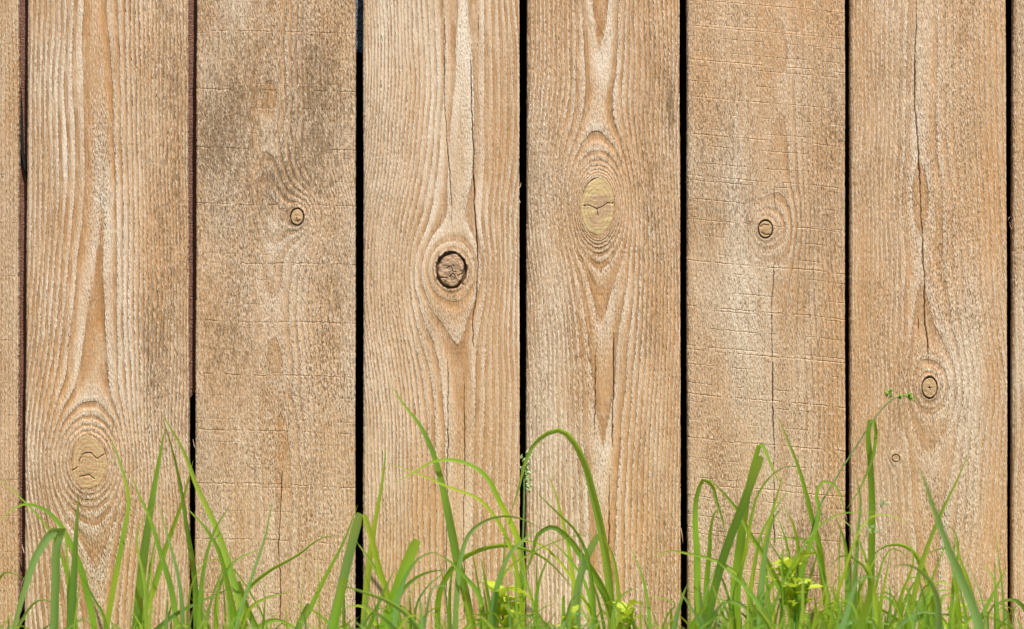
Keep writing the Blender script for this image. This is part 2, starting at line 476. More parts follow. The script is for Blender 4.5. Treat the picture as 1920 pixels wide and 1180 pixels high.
def build_plank(sp, coarse=False):
    ys = rows_for(sp, coarse)
    u = np.linspace(0, 1, 46) if coarse else fine_columns(sp, 0, 0)
    nr = len(ys)
    f = (ys / 1180.0)
    ff = np.clip(f, -0.2, 1.15)
    Lx = sp['l'][0] + (sp['l'][1] - sp['l'][0]) * ff
    Rx = sp['r'][0] + (sp['r'][1] - sp['r'][0]) * ff
    sd = sp['seed']
    Lx = Lx + (vnoise(ys / 5.0, ys * 0 + 1, sd + 8) - 0.5) * 0.7 + (vnoise(ys / 160.0, ys * 0 + 1, sd + 8) - 0.5) * 1.2
    Rx = Rx + (vnoise(ys / 5.0, ys * 0 + 9, sd + 9) - 0.5) * 0.7 + (vnoise(ys / 160.0, ys * 0 + 9, sd + 9) - 0.5) * 1.2
    fx = Lx[:, None] + (Rx - Lx)[:, None] * u[None, :]
    fy = np.repeat(ys[:, None], len(u), 1)
    h = plank_relief(sp, fx, fy)
    # eased edge
    for er, dist in ((sp.get('ease', 4.0), fx - Lx[:, None]), (3.0, Rx[:, None] - fx)):
        q = np.clip(1 - dist / er, 0, 1)
        h = h - (1 - np.sqrt(1 - 0.97 * q * q)) * er * S * 0.8
    # left side runs from the back to the front, right side from the front to the back
    ds = np.array([THICK, 0.0075, 0.0055, 0.0036])
    Lcol = np.repeat(Lx[:, None], 4, 1) + (vnoise(fy[:, :4] / 12.0 + np.arange(4) * 7, fy[:, :4] * 0 + 3, sd + 11) - 0.5) * 0.8
    Rcol = np.repeat(Rx[:, None], 4, 1) + (vnoise(fy[:, :4] / 12.0 + np.arange(4) * 7, fy[:, :4] * 0 + 5, sd + 12) - 0.5) * 0.8
    PX = np.concatenate((Lcol, fx, Rcol[:, ::-1]), 1)
    DEP = np.concatenate((np.repeat(ds[None], nr, 0), -h, np.repeat(ds[None, ::-1], nr, 0)), 1)
    XF = np.concatenate((Lcol - ds[None] / S, fx, Rcol + ds[None, ::-1] / S), 1)
    YF = np.repeat(ys[:, None], PX.shape[1], 1)
    X = (PX - 960.0) * S
    Z = CAM_Z - (YF - 590.0) * S
    cx = ((sp['l'][0] + sp['r'][0]) / 2 - 960.0) * S
    vs = np.stack((X - cx, DEP, Z), -1)
    nr, nc = vs.shape[:2]
    q4, sz = strip(vs, closed=True)
    top = np.arange(nc)[::-1]
    bot = (nr - 1) * nc + np.arange(nc)
    flat = np.concatenate((q4, top, bot)); sizes = np.concatenate((sz, [nc, nc]))
    ring, dd = plank_fields(sp, XF, YF)
    A = {'ring': ring}
    gx = np.gradient(ring, axis=1) / np.maximum(np.abs(np.gradient(XF, axis=1)), 0.3)
    gy = np.gradient(ring, axis=0) / np.maximum(np.abs(np.gradient(YF, axis=0)), 0.3)
    A['grain_density'] = np.clip(np.hypot(gx, gy), 0.012, 0.16)
    A['contrast'] = np.clip(blobs(XF, YF, *sp['contrast']), 0, 1) * (0.75 + 0.5 * vnoise(XF / 40, YF / 150, sd + 20))
    A['fuzz'] = np.clip(blobs(XF, YF, *sp['fuzz']) + (vnoise(XF / 50, YF / 120, sd + 21) - 0.5) * 0.5, 0, 1.2)
    A['grime_and_dark'] = np.clip(blobs(XF, YF, *sp['grime_and_dark']), -0.3, 1.2)
    A['warm'] = np.clip(blobs(XF, YF, *sp['warm']) + (vnoise(XF / 55, YF / 260, sd + 22) - 0.5) * 0.5, 0, 1)
    A['bleach'] = np.clip(blobs(XF, YF, *sp['bleach']) + (vnoise(XF / 30, YF / 140, sd + 23) - 0.5) * 0.7, 0, 1)
    lines = sp.get('saw', [])
    if lines:
        tilt = sp.get('tilt', 0.05)
        yy = YF - (XF - sp['l'][0]) * tilt - (vnoise(XF / 80, YF / 500, sd + 24) - 0.5) * 5
        li = np.array(lines, float)
        ext_lo = np.arange(li[0] - 67 * 36, li[0] - 1, 67); ext_hi = np.arange(li[-1] + 67, 1500, 67)
        li = np.concatenate((ext_lo, li, ext_hi))
        A['saw_phase'] = np.interp(yy, li, np.arange(len(li)))
        A['saw_amount'] = np.clip(blobs(XF, YF, *sp['sawamt']), 0, 1)
    else:
        A['saw_phase'] = np.full_like(XF, 0.5); A['saw_amount'] = np.zeros_like(XF)
    bark_and_crack_shade = np.zeros_like(XF)
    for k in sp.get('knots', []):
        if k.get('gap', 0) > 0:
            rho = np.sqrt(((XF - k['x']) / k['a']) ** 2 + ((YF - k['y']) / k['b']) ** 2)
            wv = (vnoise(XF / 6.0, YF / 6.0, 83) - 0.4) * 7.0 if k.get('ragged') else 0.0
            bark_and_crack_shade = np.maximum(bark_and_crack_shade, np.clip((1.0 + (k['gap'] + 0.8 + wv) / k['a'] - rho) * k['a'] / 1.0, 0, 1) * 0.9)
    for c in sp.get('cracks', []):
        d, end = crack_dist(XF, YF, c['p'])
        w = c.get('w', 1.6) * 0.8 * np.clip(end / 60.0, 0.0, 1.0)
        bark_and_crack_shade = np.maximum(bark_and_crack_shade, np.where(end > 0, np.clip(1.15 - d / np.maximum(w * 0.72, 0.05), 0, 1) * 0.7, 0) * np.clip(w, 0, 1))  # crack stain, darkened to stand in for shade the narrow slits lose
    A['bark_and_crack_shade'] = bark_and_crack_shade
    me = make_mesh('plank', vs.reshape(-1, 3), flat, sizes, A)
    o = link('plank', me, M_WOOD, fence, (cx, -0.0022 * ((sd * 7) % 5) / 4.0, 0))
    if sp.get('label'):
        o['label'] = sp['label']
    for k in sp.get('knots', []):
        build_knot(k, sp, o, cx)
    return o

def build_knot(k, sp, plank, cx):
    a, b = k['a'], k['b']
    rr = np.concatenate((np.linspace(0.0, 0.9, max(10, int(a / 0.9))), [0.95, 1.0, 1.02]))
    n = max(36, int(a * 4.5))
    th = np.linspace(0, 2 * math.pi, n, endpoint=False)
    R, T = np.meshgrid(rr, th, indexing='ij')
    wob = 1 + 0.05 * np.sin(T * 2 + k['x']) + 0.035 * np.sin(T * 3 + k['y']) + 0.02 * np.sin(T * 7 + k['y'])
    if k.get('gap', 0) > 0: wob = 1 + (wob - 1) * (0.9 if k.get('ragged') else 0.4) - (0.06 if k.get('ragged') else 0)
    ox = R * a * np.cos(T) * wob; oy = R * b * np.sin(T) * wob
    X = k['x'] + ox; Y = k['y'] + oy
    h = k.get('rise', 0.0004) * (1 - R ** 2) + (vnoise(X / 5.0, Y / 5.0, 61) - 0.5) * k.get('rag', 0.0005) + k.get('base', 0.0006)
    hc = np.zeros_like(X)
    for cr in k.get('checks', []):
        p = np.array(cr, float)
        dmin = np.full_like(X, 99.0)
        for i in range(len(p) - 1):
            v = p[i + 1] - p[i]; L2 = (v ** 2).sum()
            tt = np.clip(((X - k['x'] - p[i, 0]) * v[0] + (Y - k['y'] - p[i, 1]) * v[1]) / L2, 0, 1)
            dmin = np.minimum(dmin, np.hypot(X - k['x'] - p[i, 0] - tt * v[0], Y - k['y'] - p[i, 1] - tt * v[1]))
        hc = hc - 0.0018 * np.clip(1.15 - dmin / 0.9, 0, 1)
    h = h + hc
    if k.get('gap', 0) > 0:
        h = np.where(R > 0.97, h - 0.0036 * (R - 0.97) / 0.05, h)
    else:
        h = 0.0007 + 0.0004 * (1 - R ** 2) + (vnoise(X / 9.0, Y / 3.0, 61) - 0.5) * 0.00025 + (hc if k.get('checks') else 0) - np.clip((R - 0.9) / 0.12, 0, 1) * 0.0016
    vs = np.stack(((X - 960) * S - cx, -h, CAM_Z - (Y - 590) * S), -1)
    q4, sz = strip(vs, closed=True)
    resin = np.clip((R - k.get('res0', 0.9)) * 8, 0, 1) * k.get('resin', 0.5)
    if k.get('ragged'):
        resin = np.maximum(resin, gauss(ox, oy, 0, a * 0.35, a * 0.4, b * 0.4) * 0.75)
    me = make_mesh('knot', vs.reshape(-1, 3), q4.reshape(-1, 4)[:, ::-1].ravel(), sz, {'radial': R, 'resin': resin})
    o = link('knot', me, k.get('mat', M_KNOT_TAN), plank)
    if k.get('label'): o['label'] = k['label']
    return o

PLANKS = [
 dict(seed=101, l=(-268, -262), r=(35, 34), xc=[(0, -110), (1180, -105)], L=[(0, 1.0), (600, 2.0), (1180, 1.2)],
      left=(9, 50), right=(7.0, 45), contrast=(0.40, []), fuzz=(0.6, []), grime_and_dark=(0.12, [(10, 250, 60, 120, .25)]),
      warm=(0.15, [(10, 1000, 60, 350, .5)]), bleach=(0.25, []), saw=[70, 210, 330, 420, 520, 640, 780, 900], sawamt=(0.2, []), tilt=0.0),
 dict(seed=112, l=(53, 46), r=(352, 355), ease=5,
      xc=[(0, 182), (200, 184), (400, 186), (650, 178), (868, 168), (1000, 178), (1180, 182)],
      L=[(0, 1.42), (120, 1.30), (260, 1.22), (395, 1.0), (520, 0.85), (690, 0.74), (730, 0.9), (800, 0.9), (868, 0.8), (960, 0.9), (1030, 1.1), (1180, 1.5)],
      left=(7.6, 70), right=(5.8, 75), Lmean=1.0,
      contrast=(0.85, [(75, 300, 30, 500, -.15), (168, 868, 75, 90, -.3)]), fuzz=(0.35, [(185, 300, 22, 110, .5), (310, 300, 50, 500, .3), (185, 1080, 30, 120, .6), (190, 960, 60, 40, .4)]),
      grime_and_dark=(0.08, [(325, 250, 45, 450, .5), (285, 650, 22, 120, .6), (330, 700, 30, 150, .2), (205, 790, 25, 20, .5)]),
      warm=(0.22, [(185, 250, 28, 450, .85), (90, 600, 60, 500, .15), (300, 520, 60, 160, .25), (200, 1050, 160, 200, .4)]),
      bleach=(0.45, [(250, 480, 40, 250, .3), (120, 500, 30, 300, .2), (240, 330, 30, 200, .2)]),
      knots=[dict(x=168, y=868, a=37, b=52, eye=1.6, flow=1.2, loops=5.0, tau=0.75, gap=0, rise=0.0012, mat=M_KNOT_TAN, base=0.0002,
                  checks=[[(-32, 14), (-20, 8), (-19, -4), (-10, -18), (4, -19), (12, -10), (16, -8), (24, -14), (32, -18)], [(-18, 26), (0, 22), (10, 30)]], resin=0.35, res0=0.93,
                  label='large pale intergrown knot with a curled crack')]),
 dict(seed=123, l=(369, 365), r=(666, 666),
      xc=[(0, 512), (200, 512), (330, 512), (407, 530), (520, 518), (650, 520), (800, 530), (1180, 530)],
      L=[(0, 0.85), (40, 0.95), (90, 1.25), (140, 1.0), (185, 0.75), (225, 1.0), (265, 1.35), (300, 0.7), (345, -0.4), (390, -1.0), (440, -0.2), (485, 0.7), (525, 0.85), (560, 1.15), (610, 1.25), (645, 0.95), (690, 0.8), (722, 1.05), (750, 1.2), (765, 0.98), (830, 0.8), (1180, 0.72)],
      left=(7.5, 90), right=(5.8, 60), reach=45, Lmean=1.0,
      contrast=(0.30, [(548, 200, 22, 300, .4), (530, 345, 45, 60, .35), (545, 700, 30, 250, .25), (410, 600, 60, 400, -.1)]),
      fuzz=(0.70, [(620, 300, 60, 500, .35), (410, 280, 60, 150, .3)]),
      grime_and_dark=(0.24, [(480, 180, 160, 220, .2), (405, 285, 60, 85, .5), (440, 180, 70, 90, .3), (600, 150, 60, 110, .3), (570, 330, 70, 70, .25), (420, 620, 60, 110, .3), (390, 830, 30, 110, .2), (625, 570, 40, 90, .25), (600, 260, 60, 90, .25), (520, 340, 35, 45, .45), (400, 430, 60, 40, .2), (600, 120, 40, 60, .2), (430, 680, 50, 80, .15)]),
      warm=(0.12, [(515, 190, 20, 45, .7), (515, 25, 20, 30, .6), (525, 640, 25, 120, .5), (530, 830, 25, 110, .5), (480, 1000, 160, 240, .45), (440, 740, 60, 200, .25)]),
      bleach=(0.35, [(500, 250, 30, 40, .5), (540, 470, 60, 60, .35), (515, 600, 30, 50, .5), (535, 710, 35, 40, .5)]),
      saw=[55, 165, 275, 380, 490, 600, 700, 805, 905, 1010, 1110], sawamt=(0.38, []), tilt=0.03,
      cracks=[dict(p=[(548, 205), (546, 250), (543, 300)], w=1.1), dict(p=[(531, 850), (527, 930), (522, 1020), (526, 1110), (521, 1190)], w=1.5)],
      knots=[dict(x=557, y=407, a=11.5, b=14.5, eye=2.8, flow=1.5, loops=2.2, tau=1.3, gap=1.8, rise=0.0003, checks=[[(-1, 2), (1, 9)], [(-3, 7), (1, 9), (5, 6)]],
                  resin=0.3, label='small round knot outlined by a dark ring')]),
 dict(seed=134, ease=7.5, l=(681, 681), r=(974, 974), sign=-1,
      xc=[(0, 868), (150, 872), (300, 866), (420, 850), (507, 846), (600, 848), (720, 858), (900, 862), (1180, 862)],
      L=[(-60, 7.15), (0, 7.15), (100, 7.18), (330, 7.25), (400, 7.1), (507, 7.6), (590, 7.4), (650, 7.0), (700, 6.75), (800, 6.6), (960, 6.5), (1180, 6.4)],
      left=(4.9, 120), right=(9, 60), reach=140, Lmean=6.6,
      contrast=(0.72, [(930, 500, 50, 700, -.15), (846, 507, 60, 60, -.2), (700, 300, 30, 400, -.1)]), fuzz=(0.25, [(880, 220, 20, 170, .3)]),
      grime_and_dark=(-0.08, [(816, 520, 8, 40, .5), (846, 548, 18, 12, .9), (846, 420, 8, 50, .35), (700, 480, 40, 60, .3), (958, 200, 12, 250, .3), (720, 380, 20, 40, .3)]),
      warm=(0.25, [(930, 300, 40, 400, .3), (850, 950, 120, 280, .45), (850, 540, 60, 60, .5), (840, 120, 14, 220, .4), (900, 650, 70, 120, .25)]),
      bleach=(0.50, [(880, 220, 16, 180, .6), (720, 800, 50, 260, .3), (720, 250, 50, 200, .2)]),
      cracks=[dict(p=[(834, 0), (834, 120), (834, 200), (840, 300), (846, 380), (843, 440)], w=1.1, dep=0.003),
              dict(p=[(883, 95), (885, 200), (887, 300), (889, 380), (893, 420), (897, 500), (893, 545), (887, 600), (886, 670)], w=1.7),
              dict(p=[(899, 0), (897, 60), (895, 110)], w=1.1),
              dict(p=[(838, 640), (840, 740), (838, 900), (836, 1050), (837, 1200)], w=1.3),
              dict(p=[(869, 690), (871, 800), (869, 950), (870, 1200)], w=1.1), dict(p=[(822, 560), (819, 640)], w=1.0),
              dict(p=[(828, 385), (823, 440)], w=1.2)],
      knots=[dict(x=846, y=507, a=27, b=32, eye=1.6, flow=1.3, loops=2.4, tau=0.6, gap=2.6, rise=0.0005, rag=0.0011, ragged=True, mat=M_KNOT_RED, resin=1.0, res0=0.86,
                  checks=[[(-8, -4), (0, -8), (3, 2), (9, 3)], [(-3, 12), (4, 6), (8, 12), (5, 18)], [(12, 10), (22, 6)], [(-20, 14), (-8, 14)]],
                  label='dark-rimmed dead knot with a crumbling centre')]),
 dict(seed=145, ease=9, l=(988, 985), r=(1274, 1277),
      xc=[(0, 1124), (130, 1124), (250, 1118), (390, 1121), (520, 1128), (700, 1132), (880, 1130), (1180, 1128)],
      L=[(0, 0.55), (60, 0.75), (128, 1.0), (170, 1.3), (215, 1.35), (262, 1.0), (310, 0.6), (390, 0.3), (470, 0.4), (560, 0.75), (610, 1.0), (660, 1.25), (760, 1.65), (850, 1.95), (880, 2.05), (960, 2.3), (1180, 2.45)],
      left=(5.8, 75), right=(6.0, 75), reach=70, Lmean=1.0,
      contrast=(0.82, [(1030, 500, 45, 700, -.35), (1121, 388, 60, 95, -.3)]), fuzz=(0.35, [(1030, 400, 50, 600, .25), (1090, 700, 30, 200, .3), (1250, 300, 40, 300, .25)]),
      grime_and_dark=(0.0, [(1225, 300, 45, 350, .45), (1258, 195, 8, 50, .9), (1010, 330, 25, 50, .45), (1130, 300, 35, 25, .55), (1000, 440, 40, 40, .25), (1220, 620, 25, 80, .3), (1200, 480, 60, 300, .1)]),
      warm=(0.25, [(1124, 60, 22, 90, .8), (1210, 200, 60, 300, .3), (1245, 950, 50, 350, .6), (1130, 950, 80, 250, .3)]),
      bleach=(0.45, [(1110, 150, 50, 70, .45), (1040, 600, 60, 300, .25), (1080, 1000, 80, 200, .2)]),
      saw=[140, 290, 365, 470, 580, 700, 800, 900, 1000], sawamt=(0.06, []), tilt=0.02,
      cracks=[dict(p=[(1118, 610), (1117, 700), (1113, 850)], w=1.2), dict(p=[(1151, 600), (1150, 720), (1148, 860)], w=1.5),
              dict(p=[(1144, 870), (1142, 980), (1139, 1090), (1140, 1200)], w=1.4)],
      knots=[dict(x=1121, y=388, a=33, b=60, eye=1.35, flow=1.1, loops=5.5, tau=0.42, gap=0, rise=0.0009, base=0.0003, mat=M_KNOT_YEL, resin=0.25, res0=0.95,
                  checks=[[(-30, -1), (-18, -3), (-8, 1), (-2, 4), (8, 0), (18, -7), (30, -6)], [(-2, 4), (0, 16)]],
                  label='large yellowish knot crossed by a thin crack')]),
 dict(seed=156, ease=8, l=(1288, 1289), r=(1584, 1585),
      xc=[(0, 1456), (200, 1458), (430, 1445), (600, 1462), (1180, 1460)],
      L=[(0, 1.3), (35, 1.0), (100, 0.75), (160, 1.2), (260, 0.85), (330, 0.7), (380, 0.4), (430, 0.2), (500, 0.6), (560, 0.9), (700, 1.1), (800, 0.9), (1180, 1.5)],
      left=(8.5, 90), right=(6.8, 60), reach=60,
      contrast=(0.18, [(1490, 420, 45, 120, .45), (1485, 200, 25, 200, .25), (1540, 700, 50, 400, .25)]), fuzz=(0.60, [(1350, 500, 70, 600, .15), (1550, 300, 40, 500, .2)]),
      grime_and_dark=(0.20, [(1340, 300, 70, 200, .25), (1560, 250, 30, 300, .3), (1540, 620, 40, 200, .2), (1390, 380, 30, 100, .2), (1510, 1080, 35, 110, .75), (1370, 1000, 40, 40, .45), (1560, 1000, 25, 40, .4)]),  # the lowest blobs are simply darker patches near the plank's foot
      warm=(0.15, [(1320, 750, 60, 220, .35), (1550, 300, 40, 400, .3), (1450, 1000, 160, 160, .25), (1435, 430, 50, 60, .3)]),
      bleach=(0.30, [(1385, 150, 35, 220, .5), (1400, 560, 50, 200, .4), (1470, 450, 30, 60, .3)]),
      saw=[-2, 47, 110, 180, 250, 328, 410, 488, 573, 655, 738, 820, 905, 990], sawamt=(0.9, []), tilt=0.085,
      cracks=[dict(p=[(1452, 345), (1452, 375), (1458, 402)], w=2.4), dict(p=[(1460, 405), (1465, 425), (1463, 445)], w=1.3),
              dict(p=[(1453, 462), (1449, 520), (1447, 600), (1449, 720), (1451, 850), (1450, 980), (1452, 1060)], w=1.25),
              dict(p=[(1455, 474), (1466, 490), (1475, 500)], w=1.4)],
      knots=[dict(x=1435, y=430, a=12.5, b=15.5, eye=3.0, flow=1.4, loops=3.6, tau=1.8, gap=1.8, rise=0.0002, checks=[[(-9, -4), (-4, -9), (6, -7)], [(-8, 6), (0, 11), (8, 10)]], resin=0.35,
                  label='small round knot ringed in black')]),
 dict(seed=167, ease=6, l=(1594, 1594), r=(1885, 1889),
      xc=[(0, 1722), (200, 1722), (400, 1727), (640, 1735), (727, 1742), (800, 1738), (1000, 1735), (1180, 1735)],
      L=[(0, 1.25), (180, 1.2), (240, 1.2), (300, 1.1), (330, 0.88), (400, 0.85), (440, 1.1), (520, 1.15), (545, 0.98), (620, 0.7), (727, 0.5), (800, 0.7), (850, 1.0), (950, 1.4), (1180, 1.8)],
      left=(6.2, 60), right=(9, 75), reach=45,
      contrast=(0.55, [(1830, 500, 60, 800, -.25), (1610, 500, 25, 700, -.2)]), fuzz=(0.50, [(1790, 500, 60, 800, .4), (1865, 600, 25, 800, -.25)]),
      grime_and_dark=(-0.05, [(1640, 300, 25, 60, .4), (1840, 250, 40, 300, .2), (1860, 700, 30, 300, .15), (1680, 800, 40, 40, .2)]),
      warm=(0.12, [(1862, 600, 26, 900, .75), (1725, 370, 18, 60, .6), (1610, 800, 20, 500, .4), (1700, 1080, 120, 200, .3)]),
      bleach=(0.45, [(1770, 250, 50, 200, .25), (1725, 300, 25, 150, .3), (1800, 600, 50, 300, .2)]),
      cracks=[dict(p=[(1716, -20), (1717, 60), (1715, 120), (1713, 200), (1719, 250), (1724, 330), (1728, 430), (1731, 520), (1734, 600), (1740, 700)], w=1.5, dep=0.005),
              dict(p=[(1721, 560), (1722, 620), (1720, 660)], w=1.3), dict(p=[(1745, 770), (1748, 820), (1752, 850)], w=1.1),
              dict(p=[(1750, 1020), (1760, 1060), (1764, 1110)], w=1.1)],
      knots=[dict(x=1742, y=727, a=13.5, b=19, eye=2.8, flow=1.4, loops=2.6, tau=1.2, gap=1.7, rise=0.0002, checks=[[(-1, -2), (1, 4)], [(-3, 0), (3, 0)]], resin=0.2,
                  label='small oval knot with a crisp black outline'),
             dict(x=1679, y=859, a=6.5, b=6, eye=2.2, flow=1.8, loops=1.4, tau=1.4, gap=1.1, rise=0.0, resin=0.3, label='tiny round knot')]),
 dict(seed=178, ease=9, l=(1900, 1897), r=(2192, 2190), xc=[(0, 2040), (1180, 2050)], L=[(0, 1.0), (600, 2.0), (1180, 1.0)],
      left=(11, 50), right=(9, 45), contrast=(0.4, []), fuzz=(0.6, []), grime_and_dark=(0.0, []), warm=(0.35, []), bleach=(0.4, [(1905, 900, 25, 400, .3)])),
]
for sp in PLANKS:
    build_plank(sp)
# boards that carry on past both edges of the picture
for i in range(5):
    for side in (-1, 1):
        l = (-268 - 308 * (i + 1)) if side < 0 else (2192 + 14 + 306 * i)
        cxp = l + 148
        b = dict(PLANKS[[1, 4, 3, 2, 6][(i + (side > 0)) % 5]])
        off = cxp - (b['l'][0] + b['r'][0]) / 2
        sp = dict(seed=300 + i * 2 + (side > 0), l=(l, l + 2), r=(l + 294, l + 295), xc=[(y, v + off) for y, v in b['xc']], L=b['L'],
                  left=b['left'], right=b['right'], sign=b.get('sign', 1), Lmean=b.get('Lmean', 1.0), contrast=(0.6, []), fuzz=(0.45, []),
                  grime_and_dark=(0.08, []), warm=(0.3, []), bleach=(0.4, []))
        build_plank(sp, coarse=True)

def box_mesh(name, cx, cy, cz, sx, sy, sz, seg=1):
    v = []; bev = min(sx, sy, sz) * 0.08
    import bmesh
    bm = bmesh.new()
    bmesh.ops.create_cube(bm, size=1.0)
    for q in bm.verts:
        q.co = Vector((q.co.x * sx + cx, q.co.y * sy + cy, q.co.z * sz + cz))
    bmesh.ops.bevel(bm, geom=bm.edges[:], offset=bev, segments=2, affect='EDGES')
    me = bpy.data.meshes.new(name); bm.to_mesh(me); bm.free()
    return me
M_RAIL = simple_material('dark_stained_rail', (0.05, 0.032, 0.02), (0.09, 0.055, 0.034), 60, 0.8, 0.2, 0.5, 0.002, (0.2, 3, 3))
for z in (0.90, 1.55):
    link('rail', box_mesh('rail', 0, THICK + 0.0215, z, 4.3, 0.04, 0.09), M_RAIL, fence)
for x in (-1.55, 1.55):
    link('fence_post', box_mesh('fence_post', x, THICK + 0.095, 0.84, 0.09, 0.09, 1.72), M_RAIL, fence)

# splinters standing off the sawn edges
def splinter(px, py, dx, dy, w):
    p = [np.array((px, py)), np.array((px + dx * .6, py + dy * .4)), np.array((px + dx, py + dy))]
    vs = []
    for i, q in enumerate(p):
        ww = w * (1, .7, .1)[i]
        for o, dd in ((-ww, 0.001), (ww, 0.001), (0, -0.0002)):
            v = W(q[0] + o, q[1], 0.0); v.y = dd + 0.002
            vs.append(v)
    fs = []
    for i in range(2):
        for j in range(3):
            fs += [i * 3 + j, i * 3 + (j + 1) % 3, i * 3 + 3 + (j + 1) % 3, i * 3 + 3 + j]
    return make_mesh('splinter', [tuple(v) for v in vs], fs, [4] * 6, {'ring': [0.2] * 9, 'bleach': [.6] * 9})
for a in [(974, 380, -7, -32, 2.2), (974, 352, 3, -10, 1.5), (683, 700, -3, 14, 1.5), (1584, 962, 5, 16, 1.5), (1276, 990, 5, 30, 1.6),
          (48, 1045, -8, -24, 1.3), (48, 1078, -10, 26, 1.3), (1897, 405, -6, 8, 1.0), (1898, 430, -4, -14, 1.0), (366, 842, -5, -18, 1.0)]:
    link('splinter', splinter(*a), M_WOOD, fence)

# ------------------------------------------------------------------ what shows through the gaps
def hanging(name, px0, px1, top_fn, bot_fn, depth, amp, seed, mat, nx=70, ny=120):
    u = np.linspace(0, 1, nx); v = np.linspace(0, 1, ny)
    U, V = np.meshgrid(u, v)
    PX = px0 + (px1 - px0) * U
    PY = top_fn(PX) + (bot_fn(PX) - top_fn(PX)) * V
    D = depth + amp * (vnoise(PX / 60 + 40, PY / 45 + 40, seed) - 0.5) + amp * 0.5 * (vnoise(PX / 17 + 40, PY / 9 + 40, seed + 1) - 0.5)
    vs = np.stack(((PX - 960) * S, np.maximum(D, THICK + 0.001), CAM_Z - (PY - 590) * S), -1)
    back = vs.copy(); back[..., 1] += 0.0015
    q, s = strip(vs); n0 = nx * ny
    q2, s2 = strip(back)
    flat = np.concatenate((q, q2.reshape(-1, 4)[:, ::-1].ravel() + n0)); sizes = np.concatenate((s, s2))
    me = make_mesh(name, np.concatenate((vs.reshape(-1, 3), back.reshape(-1, 3))), flat, sizes)
    return link(name, me, mat)

def brown_material():
    t = NT('brown_leathery_plastic')
    P = t.pos()
    n = t.noise(P, 500, 300, 900, 3.0, 0.6)
    n2 = t.noise(P, 60, 40, 90, 2.0, 0.5, 3.0)
    c = t.mix(t.sm(n, 0.35, 0.7), (0.17, 0.062, 0.032), (0.25, 0.105, 0.065))
    c = t.mix(t.mul(t.sm(n2, 0.4, 0.7), 0.5), c, (0.20, 0.07, 0.04))
    b = t.bsdf(c, 0.45, 0.5, t.bump(n, 0.002, 0.8))
    return t.out(b.outputs[0])
o = hanging('brown_tarpaulin', -700, 520, lambda x: x * 0 - 900, lambda x: np.clip(1150 - (x - 36) * 1.27, 500, 1240), THICK + 0.0022, 0.002, 71, brown_material())
tag(o, 'wrinkled reddish brown sheet showing through the two leftmost gaps of the fence', 'tarpaulin')
M_BLUE = simple_material('dark_blue_plastic', (0.02, 0.035, 0.07), (0.20, 0.30, 0.45), 260, 0.25, 0.7, 0.9, 0.004, (1.0, 1, 2.2))
o = hanging('blue_plastic_sheet', 560, 790, lambda x: x * 0 - 400, lambda x: 95 + (x - 675) * 0.2, THICK + 0.006, 0.006, 77, M_BLUE, 50, 90)
tag(o, 'crumpled glossy dark blue plastic sheet showing at the top of the third gap', 'plastic sheet')
# a dark cord hanging over the brown sheet
def tube_mesh(name, pts, r, seg=8):
    P = [Vector(p) for p in pts]
    vs = []
    for i, p in enumerate(P):
        tdir = (P[min(i + 1, len(P) - 1)] - P[max(i - 1, 0)]).normalized()
        side = tdir.cross(Vector((0, 1, 0))).normalized(); up = side.cross(tdir)
        rr = r[i] if isinstance(r, (list, tuple)) else r
        for k in range(seg):
            a = 2 * math.pi * k / seg
            vs.append(p + side * math.cos(a) * rr + up * math.sin(a) * rr)
    vs = np.array([tuple(v) for v in vs]).reshape(len(P), seg, 3)
    q, s = strip(vs, True)
    q = np.concatenate((q, np.arange(seg)[::-1], (len(P) - 1) * seg + np.arange(seg)))
    s = np.concatenate((s, [seg, seg]))
    return make_mesh(name, vs.reshape(-1, 3), q, s)
cpts = []
for px, py in [(28, 120), (34, 200), (37, 250), (38, 285), (42, 312), (48, 330), (56, 345), (75, 352)]:
    v = W(px, py); v.y = THICK - 0.0005 if 36 < px < 49 else THICK + 0.002
    cpts.append(v)
M_CORD = simple_material('black_cord', (0.008, 0.008, 0.008), (0.02, 0.02, 0.02), 900, 0.7, 0.2, 0.4, 0.001)
tag(link('hanging_cord', tube_mesh('hanging_cord', cpts, 0.0016), M_CORD), 'thin black cord curving across the leftmost gap of the fence', 'cord')
M_BACKDROP = simple_material('black_backdrop', (0.006, 0.006, 0.007), (0.014, 0.014, 0.016), 300, 0.9, 0.1, 0.5, 0.002)
o = link('dark_backdrop', box_mesh('dark_backdrop', 0, 0.17, 0.86, 4.3, 0.006, 1.72), M_BACKDROP)  # black sheet added behind the fence to keep the gaps dark
tag(o, 'added black backdrop sheet behind the fence, standing in for shade in the gaps', 'backdrop')

# ------------------------------------------------------------------ grass
def catmull(pts, n):
    P = np.array(pts, float)
    d = np.concatenate(([0], np.cumsum(np.sqrt((np.diff(P, axis=0) ** 2).sum(1)))))
    q = np.linspace(0, d[-1], n)
    out = np.stack([curve(q, list(zip(d, P[:, k]))) for k in range(P.shape[1])], -1)
    return out

HUES = {'g': (0.5, 0.0), 'd': (0.12, 0.0), 't': (0.45, 0.75), 'y': (0.95, 0.0), 'l': (0.72, 0.1), 'p': (0.6, 0.95)}

